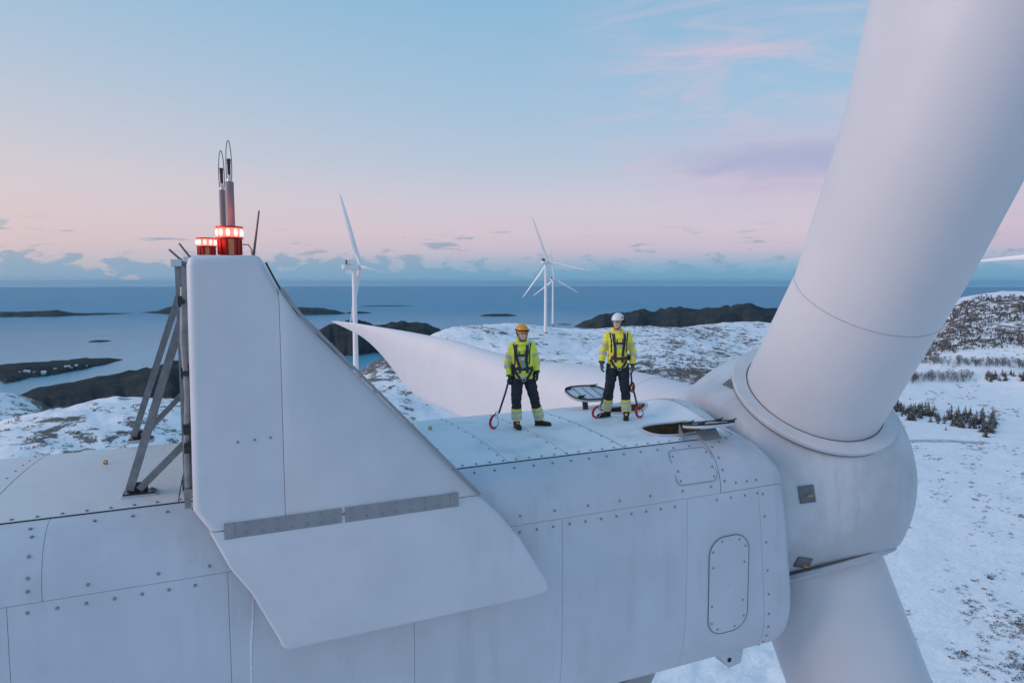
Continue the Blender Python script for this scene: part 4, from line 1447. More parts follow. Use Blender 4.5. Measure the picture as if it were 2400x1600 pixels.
def sensor_mast(x, y, r, top, label):
    """grey pipe mast with a wind sensor inside a thin lightning hoop"""
    c = Vector((x, y, TOPZ)); e = empty('sensor_mast', c, label, 'sensor mast')
    mb = MB(); mb.lathe(c, (0, 0, 1), [(0, r), (top, r), (top + .004, r * .8)], 20); mb.build('mast_pipe', M['mast'], e, smooth=40)
    z = top
    mb = MB(); mb.lathe(c, (0, 0, 1), [(z, .028), (z + .04, .028), (z + .045, .02), (z + .085, .02)], 14); mb.build('sensor_collar', M['silver'], e, smooth=40)
    mb = MB(); mb.lathe(c, (0, 0, 1), [(z + .085, .018), (z + .22, .02), (z + .225, .024), (z + .235, .024), (z + .24, .016), (z + .25, .024), (z + .28, .024), (z + .285, .012)], 14); mb.build('wind_sensor', M['dark'], e, smooth=40)
    u = Vector((math.sin(HEAD), -math.cos(HEAD), 0)) * 0.8 + Vector((math.cos(HEAD), math.sin(HEAD), 0)) * 0.6
    mb = MB()
    pts = [c + u * (.034 * math.cos(a)) + Vector((0, 0, z + .2 + .305 * math.sin(a))) for a in np.linspace(math.radians(-125), math.radians(215), 40)]
    mb.tube(pts, .0055, 6); mb.build('lightning_hoop', M['hoop'], e, smooth=179)
    return e


M['mast'] = material('mast_grey', (0.20, 0.21, 0.22), 0.5, 0.2, var=0.1)
M['silver'] = material('silver_collar', (0.6, 0.6, 0.6), 0.35, 0.7)
M['hoop'] = material('hoop_steel', (0.10, 0.13, 0.17), 0.4, 0.6)
sensor_mast(0.045, -0.72, 0.050, 0.985, 'taller grey sensor mast with wire hoop, right of the pair')
sensor_mast(-0.045, -0.30, 0.0375, 0.93, 'shorter thinner grey sensor mast with wire hoop, left of the pair')


def rod(a, b, r0, r1, label):
    a = Vector(a); b = Vector(b)
    mb = MB(); d = (b - a)
    mb.tube([a, a + d * .06, a + d * .14, a + d * .97, b], [r0 * 1.7, r0 * 1.5, r0, r1, r1 * .5], 10)
    o = mb.build('lightning_rod', M['rodm'], None, smooth=60, org=a)
    return tag(o, label, 'lightning rod', 'lightning rods on the cooler')


M['rodm'] = material('rod_grey', (0.13, 0.14, 0.16), 0.5, 0.4)
rod(CW(.285, -.9, .26), CW(.375, -.92, .89), .016, .011, 'tall dark leaning rod at the right end of the cooler top')
rod(CW(-.46, -2.0, .23), CW(-.575, -2.0, .345), .013, .011, 'short grey rod leaning left, leftmost on the cooler')
rod(CW(-.39, -1.6, .27), CW(-.50, -1.6, .43), .013, .011, 'short grey rod leaning left, just left of the small red light')

# ------------------------------------------------------------------ far turbines
def far_parts():
    tw = MB(); tw.lathe((0, 0, 0), (0, 0, 1), [(-6, 2.1), (0, 2.05), (30, 1.85), (60, 1.65), (83.6, 1.45)], 28)
    base = MB(); base.lathe((0, 0, 0), (0, 0, 1), [(-6, 2.4), (0.4, 2.4), (0.45, 2.1)], 28)
    nc = MB()
    sec = lambda x, s: [(x, y * s, 85.3 + (z + 4.1) * s) for y, z in [(prof(k)[0], prof(k)[1]) for k in np.linspace(-15, 15, 31)[:-1]]]
    nc.quad_grid([sec(-8.5, .7), sec(-7.8, .92), sec(-7.0, 1), sec(2.6, 1), sec(3.1, .97), sec(3.3, .88)], close_u=True)
    nc.face(sec(-8.5, .7)[::-1]); nc.face(sec(3.3, .88))
    cl = MB(); cl.box((-5.1, 0, 88.6), (0.8, 4.2, 3.0)); cl.face([(-4.7, 2.1, 90), (-4.7, -2.1, 90), (-3.2, -2.1, 87.1), (-3.2, 2.1, 87.1)])
    wg = MB()
    for y in (-2.2, 2.2):
        a = [(-5.5, y, 90.15), (-4.7, y, 90.15), (-2.2, y, 87.0), (-5.5, y, 87.0)]; b = [(p[0], p[1] + .12, p[2]) for p in a]
        wg.face(a); wg.face(b[::-1])
        for i in range(4): wg.face([a[i], b[i], b[(i + 1) % 4], a[(i + 1) % 4]])
    hb = MB(); hb.lathe((0, 0, 0), (0, 1, 0), [(-1.6, 1.7), (-.6, 2.2), (.2, 2.35), (1.0, 2.2), (1.8, 1.7), (2.3, .9), (2.5, 0)], 28)
    out = {}
    for nm, mb, mt in (('tower', tw, M['turbine']), ('foundation', base, M['strip']), ('nacelle', nc, M['turbine']), ('cooler', cl, M['radiator']), ('cooler_fin', wg, M['turbine']), ('hub', hb, M['turbine'])):
        me = mb.mesh(nm, smooth=40); me.materials.append(mt); out[nm] = me
    b2 = blade_mesh(True, 28); b2.materials.append(M['turbine']); out['blade'] = b2
    return out


FP = far_parts()


def far_turbine(px, py, depth, heading, phase, label, lamp=False, pitch=0.0):
    """hub at the surveyed spot, rotor axis along heading (radians), first blade at phase from horizontal-left seen from behind"""
    X, Y, Z = view_dir(px, py); hub = CAM + Vector((X, Y, Z)) * depth
    rot = Matrix.Rotation(heading, 4, 'Z')
    foot = hub - (rot @ Vector((4.9, 0, 85.9)))
    e = empty('wind_turbine', foot, label, 'wind turbine', 'wind turbines across the snowy hills')
    e.rotation_euler = (0, 0, heading)
    for nm in ('foundation', 'tower', 'nacelle', 'cooler', 'cooler_fin'):
        o = bpy.data.objects.new(nm, FP[nm]); col.objects.link(o); o.parent = e
        if nm == 'foundation':
            pass
    h = bpy.data.objects.new('hub', FP['hub']); col.objects.link(h); h.parent = e
    hl = Vector((4.9, 0, 85.9))
    Mx = Matrix((UP.cross(AX).normalized() * -1, AX, UP)).transposed().to_4x4() if False else Matrix((Vector((0, -1, 0)), AX, UP)).transposed().to_4x4()
    Mx.translation = hl; h.matrix_local = Mx
    for k in range(3):
        d, q, a = blade_axes(phase + k * 2 * math.pi / 3)
        o = bpy.data.objects.new('blade', FP['blade']); col.objects.link(o); o.parent = e
        m4 = Matrix((q * math.cos(pitch) + a * math.sin(pitch), a * math.cos(pitch) - q * math.sin(pitch), d)).transposed().to_4x4(); m4.translation = hl; o.matrix_local = m4
    if lamp:
        mb = MB(); mb.lathe((-5.0, -0.8, 90.15), (0, 0, 1), [(0, .35), (.5, .35), (1.0, .3)], 10)
        me = mb.mesh('obstruction_lamp'); me.materials.append(M['redlens'])
        o = bpy.data.objects.new('obstruction_lamp', me); col.objects.link(o); o.parent = e
    return e


R = math.radians
far_turbine(845, 624, 490, R(10), R(66), 'nearest distant wind turbine, white, left of the orange-helmeted worker', pitch=R(75))
far_turbine(1284, 614, 835, R(34), R(72), 'taller wind turbine of the overlapping pair behind the workers', pitch=R(35))
far_turbine(1299, 654, 1310, R(34), R(87), 'smaller farther wind turbine of the overlapping pair, red light on top', True, pitch=R(35))
far_turbine(2520, 590, 430, R(8), R(-3), 'wind turbine out of frame at right, one white blade showing beside the big blade')

# ------------------------------------------------------------------ houses on the flat island
def house(px, d, ang, s, roofcol, label):
    x, y = ground_xy(az_of(px), d + 75)
    hit = ISLE_BVH.ray_cast(Vector((x, y, 400)), Vector((0, 0, -1)))[0]
    e = empty('house', (x, y, (hit.z if hit is not None else 2.0) - 2.0), label, 'house', 'white houses on the flat island')
    e.rotation_euler = (0, 0, ang)
    L, W, H_ = 8 * s, 5 * s, 2.8 * s
    mb = MB(); mb.box((0, 0, H_ / 2 + 1.5), (L, W, H_ + 3))
    me = mb.mesh('wall'); me.materials.append(M['white_wall']); o = bpy.data.objects.new('wall', me); col.objects.link(o); o.parent = e
    mb = MB()
    z0 = H_ + 3; a = [(-L / 2 - .4, -W / 2 - .5, z0), (-L / 2 - .4, W / 2 + .5, z0), (-L / 2 - .4, 0, z0 + W * .5)]; b = [(-p[0], p[1], p[2]) for p in a]
    mb.face(a); mb.face(b[::-1])
    for i in range(3): mb.face([a[i], b[i], b[(i + 1) % 3], a[(i + 1) % 3]])
    me = mb.mesh('roof'); me.materials.append(roofcol); o = bpy.data.objects.new('roof', me); col.objects.link(o); o.parent = e


M['white_wall'] = material('white_wall', (0.62, 0.62, 0.62), 0.7)
M['snow_roof'] = material('snow_roof', (0.78, 0.8, 0.83), 0.8)
M['dark_roof'] = material('dark_roof', (0.08, 0.08, 0.09), 0.7)
hs = [(42, 2845, .3, 1.0, 0), (54, 2855, 1.2, 1.2, 1), (62, 2850, .1, 1.4, 1), (76, 2850, .8, .9, 0), (98, 2835, .2, 1.9, 1), (126, 2905, .9, 1.1, 0), (150, 2945, .4, 1.0, 1), (158, 2955, .2, 1.2, 1), (164, 2950, 1.0, 1.0, 0), (176, 2980, .5, 1.1, 1), (200, 3010, .4, .9, 0)]
wd = ['first', 'second', 'third', 'fourth', 'fifth', 'sixth', 'seventh', 'eighth', 'ninth', 'tenth', 'last']
for i, (px, d, a, s, k) in enumerate(hs):
    house(px, d, a, s, M['snow_roof'] if k else M['dark_roof'], f'tiny white house on the flat island, {wd[i]} from the left')

# ------------------------------------------------------------------ vegetation
def twig_clump(mb, c, r, h, n, rnd):
    for _ in range(n):
        a = rnd.uniform(0, 6.283); q = r * math.sqrt(rnd.random()); z = h * rnd.uniform(.05, 1) * (1 - .5 * (q / r))
        p = Vector((c[0] + q * math.cos(a), c[1] + q * math.sin(a), c[2] + z))
        s = r * rnd.uniform(.16, .34); b = rnd.uniform(0, 3.14)
        u = Vector((math.cos(b), math.sin(b), rnd.uniform(-.4, .4))) * s; v = Vector((rnd.uniform(-.3, .3), rnd.uniform(-.3, .3), 1)) * s * rnd.uniform(.6, 1.2)
        mb.face([p - u, p + u * .9 - v * .2, p + v])


def scrub_stuff():
    rnd = random.Random(3)
    mb = MB()
    zones = [(-120, 560, 305, 450, 420, (.5, 1.6)), (840, 1010, 540, 640, 260, (.6, 1.6)), (1000, 1240, 620, 900, 120, (.6, 1.8)), (1230, 1760, 470, 640, 1100, (.6, 2.2)), (1380, 1860, 620, 1050, 800, (.8, 2.4)), (1440, 1760, 560, 720, 500, (.7, 2.0)), (2040, 2500, 100, 430, 420, (.25, .9)), (2280, 2480, 170, 260, 300, (.4, 1.1)), (2040, 2480, 340, 470, 200, (.4, 1.2)), (2040, 2480, 560, 800, 240, (.6, 1.6)), (2130, 2500, 840, 1080, 900, (1.2, 2.8))]
    for pa, pb, da, db, n, (ra, rb) in zones:
        cl = [(rnd.uniform(pa, pb), rnd.uniform(da, db)) for _ in range(max(6, n // 9))]
        for i in range(n):
            b = rnd.choice(cl)
            spread = (db - da) * .05
            px = b[0] + rnd.gauss(0, 14); d = b[1] + rnd.gauss(0, spread)
            if not (da - 20 < d < db + 25): continue
            x, y = ground_xy(az_of(px), d)
            r = rnd.uniform(ra, rb)
            twig_clump(mb, (x, y, ground_z(x, y) - .1), r, r * rnd.uniform(.6, 1.1), 16, rnd)
    o = mb.build('heath_scrub', M['scrub'])
    tag(o, 'leafless brown heather and birch scrub scattered over the snow', kind='stuff')


M['scrub'] = material('bare_scrub', (0.105, 0.080, 0.062), 0.9, var=0.5, var_scale=0.4)
M['spruce'] = material('spruce_green', (0.020, 0.030, 0.022), 0.9, var=0.5, var_scale=0.6, color2=(0.045, 0.05, 0.04))
M['birch'] = material('birch_twigs', (0.085, 0.078, 0.074), 0.9, var=0.4, var_scale=0.5)
M['trunk'] = material('trunk_bark', (0.06, 0.05, 0.042), 0.9)
def dust(m, amount, scale):
    # snow caught in the twigs
    T = NT(m.node_tree); b = T.n['Principled BSDF']
    src = b.inputs['Base Color'].links[0].from_socket
    geo = T.node('ShaderNodeNewGeometry')
    n = T.noise(geo.outputs['Position'], scale, 3, 0.7)
    T.put(b.inputs['Base Color'], T.mix(T.math('MULTIPLY', T.smooth(n, 0.5, 0.62), amount), src, (0.72, 0.74, 0.77, 1)))


dust(M['scrub'], 0.45, 1.1); dust(M['spruce'], 0.55, 1.3); dust(M['birch'], 0.3, 1.0)
scrub_stuff()


def spruce_meshes(k):
    rnd = random.Random(50 + k)
    cr = MB(); H_ = 1.0
    for layer in range(9):
        z = .10 + .86 * layer / 8; r = .36 * (1 - layer / 8.6) * rnd.uniform(.85, 1.15)
        for i in range(9):
            a = 2 * math.pi * (i + rnd.random()) / 9; rr = r * rnd.uniform(.7, 1.2)
            p0 = Vector((0, 0, z + .05)); tip = Vector((rr * math.cos(a), rr * math.sin(a), z - .05 * rnd.uniform(.4, 1.4)))
            side = Vector((-math.sin(a), math.cos(a), 0)) * rr * .36
            m = (p0 + tip) * .5
            cr.face([p0, m + side, tip, m - side])
    cr.face([(-.03, 0, .9), (.03, 0, .9), (0, 0, 1.03)]); cr.face([(0, -.03, .9), (0, .03, .9), (0, 0, 1.03)])
    tr = MB(); tr.tube([(0, 0, -.05), (0, 0, .5), (0, 0, .95)], [.022, .014, .004], 6)
    a = cr.mesh('crown'); a.materials.append(M['spruce']); b = tr.mesh('trunk'); b.materials.append(M['trunk'])
    return a, b


def birch_meshes(k):
    rnd = random.Random(90 + k)
    cr = MB()
    for i in range(70):
        a = rnd.uniform(0, 6.28); z = rnd.uniform(.25, 1.0); r = .40 * math.sin(math.pi * min(1, (z - .1) / 1.0)) * math.sqrt(rnd.random())
        p = Vector((r * math.cos(a), r * math.sin(a), z)); s = rnd.uniform(.03, .07)
        b = rnd.uniform(0, 3.14); u = Vector((math.cos(b), math.sin(b), 0)) * s * .6; v = Vector((.3 * math.cos(a), .3 * math.sin(a), 1)) * s * 1.7
        cr.face([p - u, p + u, p + v])
    tr = MB()
    tr.tube([(0, 0, -.05), (.01, .01, .4), (0, .02, .9)], [.022, .013, .003], 6)
    for i in range(6):
        a = i * 1.05; z = .3 + .08 * i
        tr.tube([(0, 0, z), (.16 * math.cos(a), .16 * math.sin(a), z + .2)], [.008, .003], 4)
    a = cr.mesh('crown'); a.materials.append(M['birch']); b = tr.mesh('trunk'); b.materials.append(M['trunk'])
    return a, b


SPR = [spruce_meshes(k) for k in range(4)]
BIR = [birch_meshes(k) for k in range(3)]


def tree(kind, px, d, h, label, group, rnd):
    x, y = ground_xy(az_of(px), d)
    a, b = (SPR if kind == 'spruce_tree' else BIR)[rnd.randrange(3)]
    e = empty(kind, (x, y, ground_z(x, y) - .15), label, 'tree', group)
    e.rotation_euler = (0, 0, rnd.uniform(0, 6.28))
    w = rnd.uniform(.85, 1.25)
    e.scale = (h * w, h * w, h)
    for nm, me in (('crown', a), ('trunk', b)):
        o = bpy.data.objects.new(nm, me); col.objects.link(o); o.parent = e


rnd = random.Random(21)
# belt of spruces right of the spinner: two clumps
def spot(px, py, lo=250, hi=900):
    """distance at which the line of sight meets the ground"""
    a = az_of(px); tn = elev_tan(px, py)
    for d in np.arange(lo, hi, 4.0):
        x, y = ground_xy(a, d)
        if ALT + tn * d <= ground_z(x, y): return float(d)
    return hi


for i in range(200):
    px = rnd.uniform(2078, 2345)
    t = (px - 2081) / 265
    if 2210 < px < 2222: continue
    py = 962 + 40 * t + rnd.gauss(0, 9)
    tree('spruce_tree', px, spot(px, py), 2.2 + 6.2 * rnd.random() ** 1.6, 'dark spruce in the plantation belt right of the spinner', 'spruces in the plantation belt', rnd)
for i in range(100):
    px = rnd.uniform(2110, 2285)
    tree('birch_tree', px, spot(px, rnd.uniform(882, 900)), rnd.uniform(3.5, 7), 'leafless birch in the tree row behind the spruce plantation', 'birches in the middle tree row', rnd)
for i in range(50):
    px = rnd.uniform(2315, 2440)
    tree('spruce_tree', px, spot(px, rnd.uniform(880, 895)), rnd.uniform(3.2, 6), 'dark spruce in the small clump at the right picture edge', 'spruces at the right edge', rnd)
for i in range(150):
    px = rnd.uniform(2140, 2440); t = (px - 2150) / 250
    tree('birch_tree', px, spot(px, rnd.uniform(842, 856) + 10 * t), rnd.uniform(3.5, 7), 'leafless birch in the long row at the foot of the wooded hill', 'birches below the wooded hill', rnd)


def hill_wood():
    mb = MB(); r2 = random.Random(5)
    for i in range(1900):
        px = r2.uniform(2140, 2480); d = r2.uniform(815, 1090)
        lim = 1085 - max(0, (2230 - px)) * 1.2
        if d > lim: continue
        x, y = ground_xy(az_of(px), d); z = ground_z(x, y)
        if mnoise.noise(Vector((x, y, 0)) * .02) < -.28: continue
        h = r2.uniform(2.2, 5.2)
        for j in range(7):
            a = r2.uniform(0, 6.28); zz = h * r2.uniform(.25, .85); q = h * .25 * r2.random()
            p = Vector((x + q * math.cos(a), y + q * math.sin(a), z + zz)); s = h * r2.uniform(.12, .22)
            u = Vector((math.cos(a + 1), math.sin(a + 1), 0)) * s
            mb.face([p - u, p + u, p + Vector((0, 0, s * 1.8))])
    o = mb.build('hillside_wood', M['birch'])
    tag(o, 'leafless birch wood covering the snowy hillside at right', kind='stuff')


hill_wood()

# ------------------------------------------------------------------ people
from mathutils.bvhtree import BVHTree
CR = Vector((math.sin(HEAD), -math.cos(HEAD), 0))     # to the right as the workers are seen
CF = Vector((-math.cos(HEAD), -math.sin(HEAD), 0))    # towards the hovering drone

M['skin'] = material('skin', (0.80, 0.50, 0.41), 0.5, var=0.12, var_scale=30)
M['hivis_lime'] = material('hivis_lime', (0.80, 0.92, 0.10), 0.7, var=0.10, var_scale=11, bump=0.35, bump_scale=26)
M['hivis_yellow'] = material('hivis_yellow', (0.92, 0.86, 0.07), 0.7, var=0.10, var_scale=11, bump=0.35, bump_scale=26)
M['reflex'] = material('reflective_band', (0.55, 0.56, 0.56), 0.4, var=0.12, var_scale=25)
M['navy'] = material('navy_cloth', (0.012, 0.017, 0.025), 0.85, var=0.4, var_scale=14, bump=0.4, bump_scale=24, color2=(0.022, 0.03, 0.04))
M['strap'] = material('harness_webbing', (0.035, 0.04, 0.045), 0.8)
M['boot'] = material('boot_leather', (0.014, 0.014, 0.015), 0.6, var=0.4, var_scale=30)
M['glove'] = material('glove_black', (0.03, 0.034, 0.038), 0.75, var=0.4, var_scale=40)
M['glove2'] = material('glove_palm_grey', (0.17, 0.19, 0.17), 0.75, var=0.5, var_scale=40, color2=(0.03, 0.03, 0.03))
M['helmet_orange'] = material('helmet_orange', (0.80, 0.33, 0.02), 0.32)
M['helmet_white'] = material('helmet_white', (0.78, 0.77, 0.78), 0.32)
M['red'] = material('red_anodised', (0.50, 0.03, 0.04), 0.35, 0.2)
M['steel'] = material('polished_steel', (0.5, 0.5, 0.52), 0.3, 0.9)
M['gold'] = material('golden_pin', (0.8, 0.5, 0.06), 0.4, 0.3)
M['bluepack'] = material('blue_shock_pack', (0.15, 0.30, 0.45), 0.5)
M['hair'] = material('brown_hair', (0.05, 0.032, 0.022), 0.8)
M['stubble'] = material('stubble', (0.34, 0.20, 0.15), 0.8, var=0.3, var_scale=60)
M['eye'] = material('eye_dark', (0.03, 0.025, 0.02), 0.3)
M['glass'] = material('safety_glass', (0.5, 0.5, 0.5), 0.1)


class Person:
    def __init__(s, foot, scale, label):
        s.o = Vector(foot); s.s = scale; s.label = label

    def P(s, q):
        return s.o + (CR * q[0] + CF * q[1] + Vector((0, 0, 1)) * q[2]) * s.s


def limb(mb, pe, pts, rad, n=14):
    """smooth tapered limb through joints (Catmull-Rom)"""
    P_ = [Vector(p) for p in pts]; out = []; rr = []
    for i in range(len(P_) - 1):
        a = P_[max(i - 1, 0)]; b = P_[i]; c = P_[i + 1]; d = P_[min(i + 2, len(P_) - 1)]
        for k in range(6):
            t = k / 6
            out.append(0.5 * (2 * b + (c - a) * t + (2 * a - 5 * b + 4 * c - d) * t * t + (3 * b - a - 3 * c + d) * t ** 3)); rr.append(rad[i] + (rad[i + 1] - rad[i]) * t)
    out.append(P_[-1]); rr.append(rad[-1])
    mb.tube([pe.P(p) for p in out], [r * pe.s for r in rr], n)
    return out, rr


def band(pe, path, rad, t0, t1, extra, name, mat, parent, squash=1.0):
    n = len(path) - 1
    idx = np.linspace(t0 * n, t1 * n, 5)
    pts = []; rr = []
    for q in idx:
        i = min(int(q), n - 1); f = q - i
        pts.append(path[i].lerp(path[i + 1], f)); rr.append((rad[i] + (rad[i + 1] - rad[i]) * f + extra) * pe.s)
    mb = MB(); mb.tube([pe.P(p) for p in pts], rr, 18, cap=True)
    return mb.build(name, mat, parent, smooth=60)


def rings(mb, pe, rg, n=24):
    """torso loft: (u, f, z, half width, half depth, yaw)"""
    rows = []
    for u, f, z, a, b, yw in rg:
        c, s_ = math.cos(yw), math.sin(yw); row = []
        for k in range(n):
            t = 2 * math.pi * k / n
            x = a * math.copysign(abs(math.cos(t)) ** 0.85, math.cos(t)); y = b * math.copysign(abs(math.sin(t)) ** 0.85, math.sin(t))
            row.append(pe.P((u + x * c - y * s_, f + x * s_ + y * c, z)))
        rows.append(row)
    mb.quad_grid(rows, close_u=True); mb.face(rows[0]); mb.face(rows[-1])


def wrinkle(o, amp, sc_, seed):
    me = o.data; me.update()
    co = np.empty(len(me.vertices) * 3, np.float32); no = np.empty(len(me.vertices) * 3, np.float32)
    me.vertices.foreach_get('co', co); me.vertices.foreach_get('normal', no)
    co = co.reshape(-1, 3); no = no.reshape(-1, 3)
    for i in range(len(co)):
        p = Vector(co[i]); p.z *= 1.9
        co[i] += no[i] * (amp * mnoise.fractal(p * sc_ + Vector((seed, 0, 0)), 0.7, 2.1, 3))
    me.vertices.foreach_set('co', co.ravel()); me.update()


def ribbon(pe, bvh, body_o, path, width, name, mat, parent, lift=0.008, f_from=0.6):
    """webbing laid on the clothing: path of (u, z) seen from the front"""
    pts = []
    for i in range(len(path) - 1):
        for k in range(6):
            t = k / 6; pts.append((path[i][0] + (path[i + 1][0] - path[i][0]) * t, path[i][1] + (path[i + 1][1] - path[i][1]) * t))
    pts.append(path[-1])
    rows = []
    for i, (u, z) in enumerate(pts):
        a = pts[max(i - 1, 0)]; b = pts[min(i + 1, len(pts) - 1)]
        d = Vector((b[0] - a[0], b[1] - a[1])); d.normalize(); n2 = Vector((-d.y, d.x)) * width / 2
        row = []; ok = True
        for sgn in (-1, 0, 1):
            q = (u + n2.x * sgn, f_from, z + n2.y * sgn)
            hit, nor, _, _ = bvh.ray_cast(pe.P(q) - body_o, -CF)
            if hit is None: ok = False; break
            row.append(hit + body_o + CF * lift * pe.s)
        if ok: rows.append(row)
    if len(rows) < 2: return None
    mb = MB(); mb.quad_grid(rows)
    back = [[p - CF * 0.012 for p in r] for r in rows]
    mb.quad_grid(back)
    mb.quad_grid([[r[0] for r in rows], [r[0] for r in back]]); mb.quad_grid([[r[-1] for r in rows], [r[-1] for r in back]])
    return mb.build(name, mat, parent)


def glove(pe, wrist, hand_dir, palm_n, thumb_side, curl, mat, parent):
    """hand in a glove: cuff, palm, four curled fingers of unequal length, thumb off the side"""
    w = Vector(wrist); d = Vector(hand_dir).normalized(); n = Vector(palm_n); n = (n - d * n.dot(d)).normalized(); sd = d.cross(n).normalized() * thumb_side
    mb = MB()
    mb.tube([pe.P(w - d * .05), pe.P(w), pe.P(w + d * .03)], [.036 * pe.s, .034 * pe.s, .036 * pe.s], 12)
    mb.tube([pe.P(w + d * .01), pe.P(w + d * .05), pe.P(w + d * .095)], [(.032 * pe.s, .022 * pe.s), (.045 * pe.s, .023 * pe.s), (.044 * pe.s, .019 * pe.s)], 12, up=(CR * sd.x + CF * sd.y + Vector((0, 0, 1)) * sd.z))
    for k, L in enumerate((.072, .082, .076, .060)):
        off = sd * (.033 - .022 * k)
        p = w + d * .09 + off; pts = [p]; a = 0.15
        for j in range(3):
            a += curl * (0.5 + .28 * j)
            p = p + (d * math.cos(a) + n * math.sin(a)) * (L / 3); pts.append(p)
        mb.tube([pe.P(q) for q in pts], [r * pe.s for r in (.0115, .011, .0105, .009)], 8)
    p = w + d * .03 + sd * .034
    mb.tube([pe.P(p), pe.P(p + d * .028 + sd * .026 + n * .008), pe.P(p + d * .062 + sd * .030 + n * .022)], [r * pe.s for r in (.014, .012, .010)], 8)
    o = voxel_union(mb, 'glove', mat, parent, 0.0055 * pe.s, 2)
    return o


def boot(pe, ankle, toe_dir, parent, lace):
    a = Vector(ankle); t = Vector((toe_dir[0], toe_dir[1], 0)).normalized(); z = Vector((0, 0, 1))
    mb = MB(); g = Vector((a.x, a.y, 0))
    up = CR * (-t.y) + CF * t.x
    mb.tube([pe.P(g + z * .20), pe.P(g + z * .12), pe.P(g - t * .005 + z * .06)], [.062 * pe.s, .058 * pe.s, .056 * pe.s], 14)
    st = [(-.075, .05, .038, .048), (-.05, .055, .046, .052), (.02, .052, .046, .05), (.09, .044, .050, .04), (.15, .038, .048, .034), (.19, .034, .036, .028), (.205, .033, .02, .018)]
    mb.tube([pe.P(g + t * s_ + z * h) for s_, h, wdt, hh in st], [(wdt * pe.s, hh * pe.s) for _, _, wdt, hh in st], 14, up=up)
    o = voxel_union(mb, 'boot', M['boot'], parent, 0.008 * pe.s, 2)
    sole = MB()
    ol = [(-.082, 0), (-.075, .036), (-.03, .042), (.04, .040), (.10, .050), (.16, .046), (.20, .026), (.212, 0)]
    pts = [g + t * x_ + Vector((-t.y, t.x, 0)) * y_ for x_, y_ in ol] + [g + t * x_ - Vector((-t.y, t.x, 0)) * y_ for x_, y_ in ol[-2:0:-1]]
    a_ = [pe.P(p + z * .002) for p in pts]; b_ = [pe.P(p + z * .026) for p in pts]
    sole.face(a_); sole.face(b_[::-1])
    for i in range(len(a_)): sole.face([a_[i], b_[i], b_[(i + 1) % len(a_)], a_[(i + 1) % len(a_)]])
    sole.build('sole', M['rubber'], o)
    if lace:
        lm = MB()
        for k in range(3):
            c = g + t * (.045 + .03 * k) + z * (.100 - .010 * k)
            sd = Vector((-t.y, t.x, 0))
            lm.tube([pe.P(c - sd * .036 - z * .012), pe.P(c), pe.P(c + sd * .036 - z * .012)], .006 * pe.s, 6)
        lm.build('lace', M['orange'], o)
    return o


